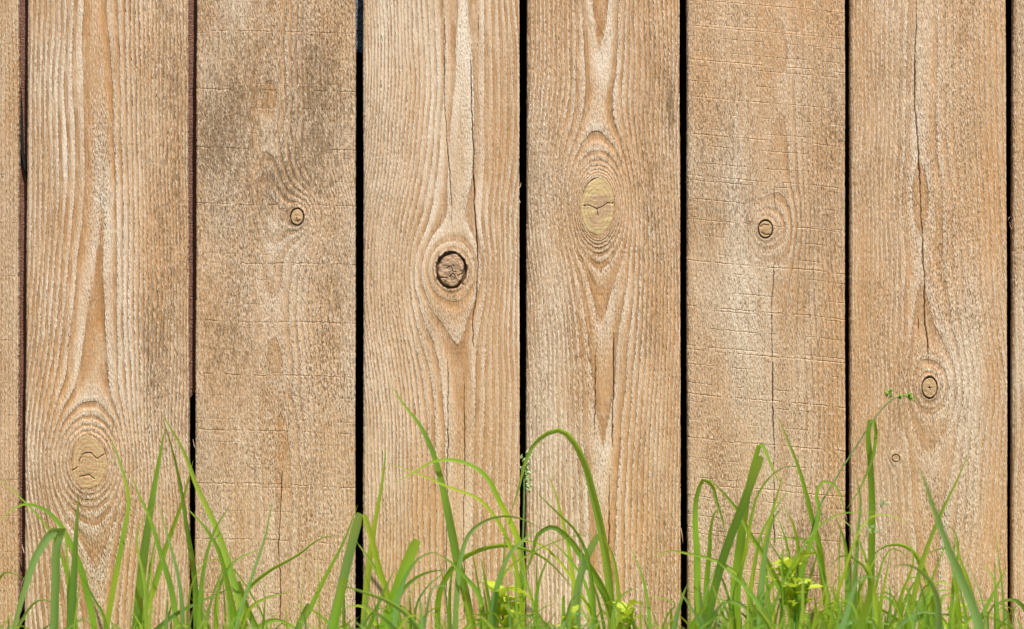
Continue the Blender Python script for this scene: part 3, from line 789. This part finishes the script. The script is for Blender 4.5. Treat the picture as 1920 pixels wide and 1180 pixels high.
def blade_mesh(pts, w, d, code, seed, lean=0.02, cut=False, twist=None):
    r = random.Random(seed)
    hue, glau = HUES[code]
    hue = min(1, max(0, hue + r.uniform(-.25, .22))); glau = min(1, max(0, glau + r.uniform(-.1, .15)))
    p = [tuple(q) for q in pts]
    # carry the blade on down to its root in the soil
    k = S * (CAM_D - d) / CAM_D
    py0 = 590 + (CAM_Z + 0.004) / k
    bx = p[0][0] + (p[0][0] - p[1][0]) * 0.5
    root = (bx + r.uniform(-6, 6), py0)
    mid = ((p[0][0] * 0.55 + root[0] * 0.45), (p[0][1] + py0) / 2)
    p = [root, mid] + p
    n = max(16, min(44, 10 + 3 * len(p)))
    C = catmull(p, n)
    s = np.linspace(0, 1, n)
    dep = d + lean * (s ** 1.5) + 0.006 * np.sin(s * 5 + seed)
    kk = S * (CAM_D - dep) / CAM_D
    pos = np.stack(((C[:, 0] - 960) * kk, -dep, CAM_Z - (C[:, 1] - 590) * kk), -1)
    pos[0, 2] = -0.004
    tan = np.gradient(pos, axis=0); tan /= np.linalg.norm(tan, axis=1)[:, None]
    view = np.array((0, -1.0, 0))
    side = np.cross(tan, view); side /= np.maximum(np.linalg.norm(side, axis=1)[:, None], 1e-6)
    nor = np.cross(side, tan)
    w = w * 0.98
    tw = (r.uniform(-0.4, 0.4) if twist is None else twist) + r.uniform(-0.7, 0.7) * s
    sd = side * np.cos(tw)[:, None] + nor * np.sin(tw)[:, None]
    up = np.cross(sd, tan)
    wid = w * k * 0.5 * np.minimum(1.0, 0.62 + s * 1.1)
    if cut:
        wid = wid * np.where(s > 0.985, 0.7, 1.0)
    else:
        wid = wid * np.clip((1 - s) / 0.42, 0.0, 1.0) ** 0.62
        wid[-1] = w * k * 0.012
    fold = 0.34
    cols = []
    ac = np.array((-1.0, -0.5, 0.0, 0.5, 1.0))
    for a in ac:
        cols.append(pos + sd * (wid * a)[:, None] + up * (wid * fold * (abs(a) - 0.5))[:, None])
    V = np.stack(cols, 1)
    q, sz = strip(V)
    A = {'hue': np.full(V.shape[:2], hue), 'glaucous': np.full(V.shape[:2], glau),
         'across': np.repeat(ac[None], n, 0), 'along': np.repeat(s[:, None], 5, 1)}
    return V.reshape(-1, 3), q, sz, A

def tuft(label, base_px, d, blades, group='grass tufts along the foot of the fence'):
    root = W(base_px, 590, d); root.z = 0.0
    e = link('grass_tuft', None, loc=root)
    tag(e, label, 'grass tuft', group)
    for i, bl in enumerate(blades):
        pts, w, code = bl[:3]
        opt = bl[3] if len(bl) > 3 else {}
        dd = opt.get('d', d + ((i * 37) % 11 - 5) * 0.006)
        V, q, sz, A = blade_mesh(pts, w, dd, code, int(base_px * 13 + i), opt.get('lean', 0.015), opt.get('cut', False), opt.get('tw'))
        V = V - np.array(root)
        link('blade', make_mesh('blade', V, q, sz, A), M_BLADE, e)
    return e

CUT = dict(cut=True)
tuft('grass tuft with a broad blade drooping into the lower left corner', 120, 0.10, [
 ([(178, 1190), (165, 1120), (150, 1063), (132, 1020), (107, 977), (71, 950), (46, 946), (20, 958), (-4, 980)], 13, 'd'),
 ([(145, 1190), (128, 1085), (92, 995), (43, 938), (0, 900), (-12, 893)], 6, 'g'),
 ([(102, 1190), (105, 1090), (109, 1015), (116, 992), (104, 995), (75, 1030), (45, 1110), (25, 1180), (5, 1240)], 18, 't'),
 ([(131, 1190), (128, 1090), (123, 1010), (121, 985)], 12, 'g'),
 ([(135, 1190), (138, 1100), (143, 1000), (148, 925)], 17, 'd', dict(tw=0.1)),
 ([(138, 1190), (145, 1130), (152, 1090), (166, 1066)], 5, 'l'),
 ([(190, 1190), (160, 1165), (138, 1160)], 7, 'g'),
])
tuft('grass tuft rising under the large knot with one slim kinked blade', 215, 0.09, [
 ([(198, 1195), (217, 1080), (232, 1000), (241, 935), (238, 915), (222, 860), (205, 815)], 11, 'l'),
 ([(203, 1195), (192, 1150), (178, 1125), (150, 1075)], 9, 'g'),
 ([(195, 1195), (196, 1160), (195, 1140)], 8, 'g'),
])
tuft('tall grass tuft with blades meeting in a peak before the second gap', 330, 0.08, [
 ([(255, 1195), (262, 1110), (274, 1009), (288, 920), (310, 800)], 17, 'd', dict(tw=0.15)),
 ([(369, 1195), (365, 1080), (351, 991), (337, 902), (312, 805), (303, 780)], 13, 'd'),
 ([(462, 1195), (433, 1073), (404, 988), (365, 902), (350, 860), (318, 800), (303, 778)], 13, 'l', dict(lean=0.03)),
 ([(245, 1200), (280, 1126), (310, 1030), (345, 930), (362, 864)], 12, 'l'),
 ([(333, 1195), (319, 1098), (301, 1038), (278, 965), (262, 932), (245, 885)], 12, 'l'),
 ([(344, 1195), (337, 1098), (312, 998), (294, 940)], 9, 't'),
 ([(268, 1190), (278, 1090), (290, 1020), (302, 985)], 8, 'g'),
 ([(275, 1190), (272, 1100), (262, 985), (290, 950)], 7, 'l'),
 ([(312, 1195), (313, 1150), (315, 1115)], 12, 't'),
])
tuft('grass tuft with crossing blades at the left foot of the grimy plank', 415, 0.11, [
 ([(445, 1195), (425, 1090), (412, 1037), (383, 988), (348, 950)], 13, 'g'),
 ([(372, 1195), (380, 1080), (390, 1030), (405, 990), (436, 942)], 10, 'g'),
 ([(440, 1195), (461, 1116), (480, 1060), (497, 1008), (511, 934)], 9, 't'),
 ([(440, 1190), (465, 1105), (500, 1074), (558, 1041), (605, 1008), (642, 1004)], 10, 'g'),
 ([(405, 1195), (412, 1100), (433, 1059), (490, 1028)], 10, 'g'),
 ([(351, 1195), (362, 1091), (396, 1038)], 8, 'l'),
 ([(285, 1190), (316, 1162), (387, 1123), (435, 1102)], 10, 'd'),
 ([(404, 1195), (412, 1066)], 9, 'g'), ([(434, 1195), (428, 1120), (414, 1050)], 11, 'g'),
 ([(486, 1195), (458, 1127), (447, 1090)], 13, 'g', CUT),
 ([(448, 1195), (472, 1137), (508, 1119), (545, 1110)], 10, 'y'),
 ([(492, 1195), (495, 1150), (498, 1112)], 8, 'g'),
 ([(538, 1195), (537, 1135)], 7, 'l'), ([(380, 1195), (382, 1130), (383, 1090)], 4, 't'),
 ([(423, 1195), (421, 1130), (417, 1080)], 6, 'l'), ([(446, 1195), (447, 1155), (448, 1130)], 9, 't'),
])
tuft('grass tuft with blunt pale leaves in front of the third gap', 640, 0.10, [
 ([(550, 1200), (581, 1144), (606, 1091), (645, 1016), (671, 947)], 13, 'g'),
 ([(618, 1200), (638, 1116), (656, 1037), (675, 963)], 19, 't', CUT),
 ([(735, 1195), (725, 1110), (712, 1070), (698, 1015), (683, 965)], 11, 'l', CUT),
 ([(681, 1200), (692, 1062), (702, 988), (717, 902), (724, 836)], 13, 'l'),
 ([(552, 1200), (566, 1160), (579, 1132)], 19, 't', CUT),
 ([(622, 1200), (632, 1150), (647, 1084)], 17, 'g', CUT),
 ([(640, 1200), (612, 1165), (580, 1142), (550, 1134)], 8, 'g'),
 ([(575, 1200), (572, 1160), (570, 1140)], 12, 'p', dict(d=.2)),
])
tuft('grass tuft with a blunt dark blade left of the tall leaning blade', 735, 0.12, [
 ([(752, 1200), (717, 1091), (692, 1048), (667, 1014)], 12, 'g'),
 ([(715, 1200), (741, 1116), (759, 1066), (782, 1012)], 21, 'g', dict(cut=True, tw=0.1)),
 ([(738, 1195), (750, 1110), (766, 1073), (788, 1045), (809, 1037), (824, 1036)], 12, 't'),
 ([(731, 1195), (749, 1116), (770, 1091), (802, 1073), (836, 1069)], 14, 't'),
 ([(686, 1200), (717, 1116), (742, 1064)], 11, 'g'),
 ([(795, 1195), (766, 1155), (727, 1127), (677, 1109), (626, 1092)], 15, 't', dict(d=.17)),
 ([(756, 1195), (748, 1150), (750, 1110)], 10, 'g'), ([(675, 1200), (690, 1120), (697, 1060)], 6, 'p'),
 ([(775, 1195), (800, 1150), (840, 1128)], 9, 'l'),
])
tuft('grass tuft with one tall dark blade leaning left below the dark-rimmed knot', 865, 0.09, [
 ([(888, 1200), (872, 1110), (859, 1059), (845, 988), (827, 902), (809, 842), (788, 799), (754, 755), (735, 725)], 16, 'd', dict(tw=0.2)),
 ([(777, 1190), (783, 1130), (802, 1100), (834, 1072), (845, 1060)], 8, 'd'),
 ([(905, 1190), (895, 1110), (870, 1080), (845, 1055), (822, 1040), (812, 1037)], 13, 'd'),
 ([(843, 1200), (847, 1077), (852, 1050)], 11, 'g'),
 ([(910, 1200), (893, 1073), (883, 1022)], 10, 'l'), ([(926, 1200), (915, 1116), (900, 1040)], 10, 'g'),
 ([(820, 1195), (828, 1100), (861, 1052), (900, 1031), (943, 1023), (982, 1029), (1018, 1045), (1053, 1077), (1076, 1106)], 12, 'd'),
 ([(853, 1195), (856, 1120), (864, 1045), (882, 998), (911, 976), (954, 968), (988, 977), (1014, 992)], 11, 't'),
])
tuft('grass tuft of thin arching blades at the gap beside the seed head', 975, 0.10, [
 ([(976, 1195), (979, 1063), (972, 1016), (954, 974), (933, 934), (918, 902), (886, 874), (841, 862), (809, 867), (774, 888), (738, 908)], 12, 'g'),
 ([(982, 1195), (975, 1116), (965, 1055), (950, 1009), (925, 966), (904, 941), (840, 913), (781, 888), (725, 868)], 8, 'y'),
 ([(923, 1195), (929, 1116), (943, 1066), (957, 1037), (982, 1013), (1010, 990)], 14, 't'),
 ([(966, 1200), (975, 1134), (979, 1063), (976, 1030)], 14, 'd'),
 ([(1014, 1195), (1000, 1135), (985, 1085), (975, 1060)], 10, 'g'),
 ([(1004, 1195), (1004, 1134), (1014, 1080), (1036, 1030)], 10, 'g'), ([(1003, 1195), (1007, 1120), (1005, 1045)], 8, 'l'),
 ([(930, 1195), (938, 1120), (945, 1040), (950, 970)], 6, 'g'),
 ([(1050, 1195), (1020, 1178), (975, 1165)], 8, 'd'),
])
tuft('grass tuft with one blade arched high like a hook below the yellowish knot', 1110, 0.09, [
 ([(1150, 1200), (1146, 1141), (1140, 1070), (1125, 981), (1110, 917), (1093, 860), (1075, 828), (1053, 807), (1025, 813), (1000, 835), (986, 863), (972, 917), (956, 968)], 17, 'l', dict(tw=0.25)),
 ([(1152, 1200), (1142, 1137), (1114, 1077), (1089, 1041), (1061, 1005), (1035, 988), (1011, 1000), (997, 1045), (980, 1088)], 15, 'd'),
 ([(1115, 1195), (1108, 1080), (1096, 1027), (1075, 990), (1050, 966), (1000, 918)], 10, 'g'),
 ([(1086, 1195), (1071, 1062), (1064, 1016), (1053, 970), (1043, 931), (1026, 887)], 10, 'l'),
 ([(1080, 1195), (1082, 1116), (1089, 1080), (1103, 1041), (1122, 1003)], 15, 't', CUT),
 ([(1060, 1200), (1064, 1150), (1075, 1120), (1090, 1110)], 13, 't'), ([(1127, 1200), (1110, 1144), (1085, 1114)], 13, 'g'),
 ([(920, 1190), (950, 1070), (1007, 1032), (1050, 1013), (1086, 1004), (1116, 1002)], 5, 'y'),
 ([(1148, 1195), (1156, 1130), (1172, 1112), (1198, 1101)], 10, 'l'),
 ([(1115, 1195), (1090, 1080), (1060, 1040), (1020, 1000)], 9, 'g'),
 ([(1160, 1195), (1158, 1100), (1148, 1040), (1128, 1000)], 12, 'l'), ([(1135, 1195), (1120, 1120), (1100, 1060)], 9, 'd'),
])
tuft('sparse grass tuft with slim blades left of the fifth gap', 1230, 0.11, [
 ([(1220, 1195), (1212, 1116), (1201, 1070), (1180, 1026)], 9, 'l'),
 ([(1261, 1200), (1276, 1130), (1289, 1095)], 15, 't'),
 ([(1240, 1195), (1250, 1155), (1266, 1132), (1240, 1122), (1214, 1118)], 6, 'l'),
 ([(1310, 1195), (1290, 1170), (1270, 1150)], 9, 'l'),
 ([(1190, 1195), (1186, 1150), (1190, 1130)], 9, 'd'), ([(1235, 1195), (1228, 1160), (1215, 1130)], 7, 'l'),
])
tuft('grass tuft with a sharply bent blade, at the left foot of the saw-lined plank', 1320, 0.10, [
 ([(1309, 1200), (1307, 1100), (1306, 1030), (1303, 981), (1308, 924), (1320, 899), (1332, 905), (1343, 938), (1354, 973), (1361, 1005)], 15, 'g'),
 ([(1322, 1200), (1326, 1080), (1331, 1023), (1333, 988), (1344, 956), (1362, 946)], 13, 'g'),
 ([(1322, 1200), (1348, 1073), (1369, 1009), (1394, 945), (1412, 895), (1427, 856)], 16, 'd', CUT),
 ([(1374, 1200), (1372, 1160), (1365, 1119), (1351, 1080), (1333, 1054)], 10, 'g'),
 ([(1420, 1195), (1405, 1120), (1386, 1080), (1350, 1055), (1293, 1039), (1251, 1034), (1220, 1047)], 9, 'l'),
 ([(1450, 1195), (1433, 1151), (1401, 1105), (1372, 1077), (1342, 1050)], 13, 'l', dict(d=.15)),
 ([(1290, 1200), (1305, 1160), (1330, 1130)], 18, 'g', dict(d=.16)), ([(1320, 1200), (1315, 1140), (1310, 1090)], 17, 't', dict(d=.13)),
 ([(1408, 1200), (1412, 1170), (1405, 1148), (1383, 1130), (1350, 1125)], 14, 'p'), ([(1410, 1200), (1397, 1155), (1372, 1144), (1345, 1131)], 10, 'd'),
 ([(1380, 1195), (1376, 1110), (1400, 1040), (1410, 1010)], 5, 'd'),
])
tuft('dense grass tuft with tall blades in the middle of the saw-lined plank', 1425, 0.09, [
 ([(1374, 1200), (1380, 1098), (1390, 1009), (1401, 931), (1415, 867), (1427, 832), (1440, 858), (1454, 892), (1466, 908)], 18, 'g', dict(tw=.1)),
 ([(1495, 1200), (1479, 1137), (1451, 1080), (1429, 1037), (1404, 998), (1387, 963), (1358, 927), (1332, 899)], 14, 'l'),
 ([(1385, 1200), (1387, 1080), (1401, 1016), (1410, 963), (1419, 931), (1440, 899), (1465, 878), (1500, 873)], 10, 'g'),
 ([(1420, 1200), (1430, 1060), (1440, 990), (1455, 935), (1470, 885)], 15, 'y'),
 ([(1400, 1200), (1415, 1060), (1429, 998), (1458, 949), (1485, 911)], 11, 'l'),
 ([(1425, 1200), (1432, 1060), (1440, 1009), (1454, 966), (1471, 948)], 14, 't'),
 ([(1505, 1200), (1500, 1080), (1497, 1030), (1486, 981), (1470, 950)], 12, 'g'),
 ([(1490, 1200), (1482, 1060), (1472, 1009), (1457, 968)], 10, 'g'),
 ([(1500, 1190), (1478, 1070), (1455, 1035), (1432, 1000)], 10, 'g'),
 ([(1445, 1195), (1437, 1080), (1433, 1040), (1424, 992)], 9, 'l'), ([(1400, 1195), (1408, 1120), (1412, 1050)], 10, 'y'),
 ([(1415, 1195), (1430, 1130), (1455, 1085), (1500, 1030)], 13, 'g'),
])
tuft('grass tuft with yellowish bent tips at the right foot of the saw-lined plank', 1545, 0.10, [
 ([(1556, 1200), (1543, 1080), (1536, 1023), (1522, 970), (1508, 913), (1494, 867), (1479, 831), (1460, 783)], 12, 'g'),
 ([(1498, 1200), (1508, 1055), (1529, 991), (1536, 960), (1532, 920), (1543, 903), (1561, 906), (1575, 927), (1585, 972)], 11, 'l'),
 ([(1590, 1200), (1590, 1080), (1582, 1009), (1566, 968)], 13, 'l'),
 ([(1560, 1200), (1545, 1085), (1529, 1037), (1511, 1014), (1486, 1009), (1427, 1015)], 8, 'g'),
 ([(1640, 1190), (1625, 1060), (1605, 1005), (1585, 978), (1566, 970)], 12, 'p'),
 ([(1625, 1190), (1618, 1060), (1585, 1040), (1548, 1072)], 11, 'g'),
 ([(1588, 1200), (1587, 1080), (1583, 1016), (1570, 975)], 13, 'l'),
 ([(1545, 1200), (1547, 1150), (1555, 1090)], 12, 'y'), ([(1520, 1200), (1530, 1140), (1524, 1100)], 11, 'y'),
 ([(1575, 1200), (1568, 1150), (1562, 1095)], 12, 'y'),
])
tuft('grass tuft around the tallest upright blade, folded over at its top', 1630, 0.10, [
 ([(1632, 1200), (1634, 1045), (1635, 938), (1632, 867), (1629, 800), (1634, 782), (1641, 800), (1641, 830), (1636, 858), (1622, 895), (1605, 930), (1588, 953)], 13, 'd', dict(tw=0.0)),
 ([(1600, 1200), (1605, 1055), (1610, 988), (1613, 931), (1605, 890)], 11, 't'),
 ([(1650, 1200), (1633, 1084), (1622, 1045), (1605, 1003)], 13, 'l'),
 ([(1648, 1200), (1651, 1134), (1661, 1080), (1670, 1032)], 13, 'y'),
 ([(1606, 1220), (1615, 1170), (1628, 1120), (1642, 1078)], 34, 'l', dict(d=.42)),
 ([(1612, 1200), (1610, 1130), (1616, 1060)], 12, 'y'), ([(1660, 1200), (1672, 1130), (1690, 1100)], 10, 'g'),
 ([(1625, 1200), (1622, 1140), (1626, 1100)], 12, 'g', dict(d=.2)),
])
tuft('tangled grass tuft with arching yellow-green blades below the tiny knot', 1715, 0.10, [
 ([(1750, 1200), (1743, 1102), (1729, 1062), (1708, 1030), (1686, 1021), (1658, 1025), (1637, 1041), (1624, 1062)], 15, 'l'),
 ([(1760, 1195), (1750, 1100), (1729, 1073), (1700, 1058), (1672, 1062)], 16, 'p', dict(d=.26)),
 ([(1700, 1200), (1715, 1110), (1730, 1050), (1750, 997), (1775, 940), (1799, 891), (1816, 848)], 12, 'l'),
 ([(1681, 1200), (1694, 1134), (1708, 1102), (1728, 1076)], 13, 'd'),
 ([(1700, 1200), (1729, 1141), (1750, 1112), (1775, 1107), (1796, 1114)], 13, 'g'),
 ([(1660, 1195), (1666, 1176), (1683, 1163), (1703, 1167)], 13, 'l', dict(d=.18)),
 ([(1735, 1195), (1738, 1110), (1765, 1090), (1792, 1106)], 10, 'y'),
 ([(1685, 1195), (1690, 1120), (1712, 1040), (1700, 1010)], 8, 'l'), ([(1695, 1195), (1704, 1140), (1700, 1090)], 12, 'd'),
 ([(1720, 1195), (1738, 1140), (1752, 1080)], 12, 'y'), ([(1710, 1195), (1725, 1130), (1745, 1100)], 14, 't'),
 ([(1770, 1195), (1758, 1140), (1748, 1110)], 10, 't'), ([(1745, 1195), (1720, 1140), (1690, 1090)], 12, 'd'),
])
tuft('nearest grass tuft, one broad blurred pale blade leaning left below the oval knot', 1830, 0.34, [
 ([(1842, 1200), (1820, 1127), (1791, 1062), (1767, 997), (1746, 940), (1724, 872)], 19, 't', dict(tw=0.0, lean=0.0)),
 ([(1838, 1200), (1815, 1090), (1799, 1045), (1788, 1000)], 12, 'y', dict(d=.12)),
 ([(1800, 1200), (1795, 1120), (1788, 1060), (1790, 1010)], 12, 'l', dict(d=.12)),
 ([(1790, 1195), (1788, 1150), (1800, 1100)], 13, 'y', dict(d=.14)), ([(1815, 1200), (1808, 1140), (1795, 1090)], 12, 'g', dict(d=.14)),
 ([(1780, 1200), (1786, 1110), (1784, 990), (1766, 976)], 9, 'l', dict(d=.13)),
])
tuft('small grass tuft before the rightmost gap', 1865, 0.10, [
 ([(1872, 1200), (1868, 1127), (1860, 1078), (1843, 1057)], 12, 'l'),
 ([(1826, 1200), (1844, 1151), (1868, 1102), (1890, 1060)], 11, 'g'),
 ([(1865, 1195), (1890, 1155), (1924, 1120)], 8, 'g'), ([(1893, 1195), (1892, 1160), (1890, 1140)], 8, 'g'),
 ([(1960, 1190), (1950, 1110), (1930, 1085), (1911, 1083)], 9, 'y'),
])

# grass seed heads
def lump_cluster(pts, r0, seed, count, spread):
    """a cluster of small pointed spikelets round a line of points"""
    r = random.Random(seed); vs = []; fs = []
    for i in range(count):
        t = r.random() * (len(pts) - 1); j = int(t); f = t - j
        c = pts[j].lerp(pts[min(j + 1, len(pts) - 1)], f)
        c = c + Vector((r.gauss(0, spread), r.gauss(0, spread), r.gauss(0, spread)))
        ax = Vector((r.uniform(-.6, .6), r.uniform(-.6, .6), r.uniform(.4, 1))).normalized()
        sx = ax.orthogonal().normalized(); sy = ax.cross(sx)
        L = r0 * r.uniform(1.6, 2.6); w = r0 * r.uniform(.5, .9)
        b = len(vs)
        vs.append(c - ax * L * .5)
        for q in range(5):
            a = q * 2 * math.pi / 5
            vs.append(c + sx * math.cos(a) * w + sy * math.sin(a) * w - ax * L * .1)
        vs.append(c + ax * L * .6)
        for q in range(5):
            fs.append((b, b + 1 + (q + 1) % 5, b + 1 + q)); fs.append((b + 6, b + 1 + q, b + 1 + (q + 1) % 5))
    me = bpy.data.meshes.new('spikelets')
    me.from_pydata([tuple(v) for v in vs], [], fs); me.update()
    return me

M_STEM = simple_material('green_stem', (0.10, 0.20, 0.05), (0.18, 0.30, 0.09), 200, 0.5, 0.3)
M_SEED = simple_material('pale_seed_head', (0.26, 0.38, 0.12), (0.45, 0.54, 0.27), 500, 0.7, 0.2)
M_SEEDG = simple_material('green_seed_head', (0.16, 0.28, 0.04), (0.32, 0.44, 0.08), 500, 0.7, 0.2)

def seed_stem(label, pts, d, r, heads, mat):
    root = W(pts[0][0], 590, d); root.z = 0
    e = link('seed_grass', None, loc=root)
    tag(e, label, 'seed grass')
    C = catmull([(pts[0][0], 590 + CAM_Z / (S * (CAM_D - d) / CAM_D) + 6)] + pts, 40)
    P = [W(x, y, d) - root for x, y in C]
    rr = [r * (1.2 - 0.7 * i / 39) for i in range(40)]
    link('stem', tube_mesh('stem', P, rr, 6), M_STEM, e)
    for h in heads:
        hp = [W(x, y, d) - root for x, y in h[0]]
        link('spikelets', lump_cluster(hp, h[1], int(h[0][0][0]), h[2], h[3]), mat, e)
    return e
seed_stem('green grass stem with a pale seed head standing before the fourth gap', [(972, 1195), (978, 1063), (982, 960), (983, 870)], 0.07, 0.0013,
          [([(986, 850), (984, 868), (985, 885)], 0.0019, 26, 0.0019), ([(990, 885), (991, 905), (989, 920)], 0.0016, 22, 0.0014)], M_SEED)
seed_stem('thin leaning grass stem with small green seed clusters left of the oval knot', [(1500, 1195), (1510, 1060), (1537, 950), (1575, 885), (1610, 830), (1645, 778), (1668, 752), (1690, 742), (1712, 744)], 0.10, 0.0009,
          [([(1664, 740), (1672, 736)], 0.0018, 16, 0.0016), ([(1686, 744), (1690, 742)], 0.0014, 9, 0.001), ([(1698, 741), (1712, 746)], 0.0017, 18, 0.0013)], M_SEEDG)
seed_stem('wispy grass stem with faint seed tufts right of the sixth gap', [(1590, 1195), (1597, 1060), (1625, 1000), (1640, 945), (1660, 944)], 0.20, 0.0005,
          [([(1652, 946), (1664, 945)], 0.0014, 12, 0.0016), ([(1618, 993), (1642, 994)], 0.0012, 12, 0.002)], M_SEED)

# yellow-green weeds
M_WEED = None
def weed_material():
    t = NT('weed_leaf')
    P = t.pos()
    n = t.noise(P, 260, 260, 260, 3.0, 0.6)
    c = t.mix(t.sm(n, 0.3, 0.7), (0.42, 0.54, 0.03), (0.60, 0.66, 0.09))
    b = t.bsdf(c, 0.5, 0.3, t.bump(n, 0.001, 0.6))
    tr = t.t.nodes.new('ShaderNodeBsdfTranslucent'); t.put(tr.inputs[0], (0.55, 0.68, 0.05, 1))
    mx = t.t.nodes.new('ShaderNodeMixShader'); mx.inputs[0].default_value = 0.4
    t.t.links.new(b.outputs[0], mx.inputs[1]); t.t.links.new(tr.outputs[0], mx.inputs[2])
    return t.out(mx.outputs[0])
M_WEED = weed_material()

def leaf_mesh(L, w, r):
    n = 9
    s = np.linspace(0, 1, n)
    prof = np.sin(np.pi * np.clip(s, 0, 1) ** 0.8) * w * (1 + 0.18 * np.sin(s * 22 + r.random() * 6))
    cup = r.uniform(0.15, 0.5); droop = r.uniform(0.1, 0.7)
    V = []
    for i in range(n):
        for a in (-1, -.5, 0, .5, 1):
            V.append((s[i] * L, prof[i] * a, -droop * L * s[i] ** 2 + cup * prof[i] * abs(a) + 0.1 * w * math.sin(a * 5 + s[i] * 12)))
    V = np.array(V).reshape(n, 5, 3)
    q, sz = strip(V)
    return make_mesh('leaf', V.reshape(-1, 3), q, sz)

def weed(label, px, py, d, size, n, seed):
    r = random.Random(seed)
    top = W(px, py, d)
    root = Vector((top.x, top.y, 0))
    e = link('weed_plant', None, loc=root)
    tag(e, label, 'weed', 'yellow-green weeds in the grass')
    h = top.z
    P = [Vector((0.004 * math.sin(i * .5 + seed), 0.003 * math.cos(i * .7), h * i / 11)) for i in range(12)]
    link('stem', tube_mesh('stem', P, [0.0016 - 0.0008 * i / 11 for i in range(12)], 6), M_STEM, e)
    for i in range(n):
        f = i / max(1, n - 1)
        lz = h - size * 1.5 * f
        o = link('leaf', leaf_mesh(size * r.uniform(.6, 1.0), size * r.uniform(.22, .36), r), M_WEED, e)
        o.location = (r.uniform(-.1, .1) * size, r.uniform(-.1, .1) * size, lz)
        o.rotation_euler = (r.uniform(-.6, .6), r.uniform(-1.1, -0.1), i * 2.4 + r.uniform(-.4, .4))
    return e
weed('bright yellow-green leafy weed left of the fourth gap, low in the grass', 945, 1108, 0.12, 0.024, 13, 5)
weed('small pale weed low in front of the plank with the yellowish knot', 1068, 1152, 0.11, 0.014, 7, 6)
weed('pale weed with curled leaves under the orange right side of the yellowish-knot plank', 1178, 1140, 0.12, 0.020, 9, 8)
weed('tallest bright weed, leaves glowing yellow-green in front of the saw-lined plank', 1487, 1058, 0.13, 0.027, 15, 9)
weed('small bright weed at the bottom right, under the oval knot', 1798, 1140, 0.12, 0.014, 8, 11)

# the short growth between the tufts, nobody could count it
def understory():
    Vs = []; Qs = []; off = 0; AA = {'hue': [], 'glaucous': [], 'across': [], 'along': []}
    r = random.Random(99)
    def dens(px):
        v = 0.25 + 0.3 * math.exp(-((px - 420) / 120) ** 2) + 0.35 * math.exp(-((px - 760) / 160) ** 2) + 0.5 * math.exp(-((px - 1090) / 120) ** 2)
        v += 1.0 * math.exp(-((px - 1430) / 130) ** 2) + 1.5 * math.exp(-((px - 1690) / 150) ** 2)
        return v
    cnt = 0
    while cnt < 680:
        px = r.uniform(-700, 2600)
        inside = 0 <= px <= 1920
        if r.random() > (dens(px) if inside else 0.45): continue
        cnt += 1
        d = r.uniform(0.03, 0.24)
        top = 1190 - abs(r.gauss(0, 1)) * (38 if inside else 60) * (0.55 + 0.6 * (dens(px) if inside else .6))
        lean = r.gauss(0, 26)
        pts = [(px - lean * .3, 1215), (px + lean * .2, (1215 + top) / 2), (px + lean, top)]
        if r.random() < .3: pts.append((px + lean * 2.1, top + r.uniform(0, 22)))
        V, q, sz, A = blade_mesh(pts, r.uniform(7, 15), d, r.choice('gglllydtyp'), cnt + 5000, 0.01)
        Vs.append(V); Qs.append(q + off); off += len(V)
        for k in AA: AA[k].append(A[k].ravel())
    # thin wiry stems crossing among the blades
    for k in range(60):
        px = r.choice((r.gauss(330, 90), r.gauss(720, 130), r.gauss(1060, 90), r.gauss(1430, 90), r.gauss(1640, 120), r.gauss(1720, 90)))
        top = r.uniform(960, 1150)
        if px < 1250: top += 40
        lean = r.gauss(0, 45)
        pts = [(px - lean * .4, 1215), (px, (1215 + top) / 2), (px + lean, top)]
        if r.random() < .5: pts.append((px + lean * 1.9, top + r.uniform(-8, 30)))
        V, q, sz, A = blade_mesh(pts, r.uniform(3.5, 7.5), r.uniform(.03, .2), r.choice('lygtyld'), 9000 + k, 0.01)
        Vs.append(V); Qs.append(q + off); off += len(V)
        for kk in AA: AA[kk].append(A[kk].ravel())
    V = np.concatenate(Vs); q = np.concatenate(Qs)
    me = make_mesh('short_grass', V, q, np.full(len(q) // 4, 4), {k: np.concatenate(v) for k, v in AA.items()})
    o = link('short_grass', me, M_BLADE)
    tag(o, 'short green undergrowth of grass between the taller tufts', 'grass', kind='stuff')
understory()
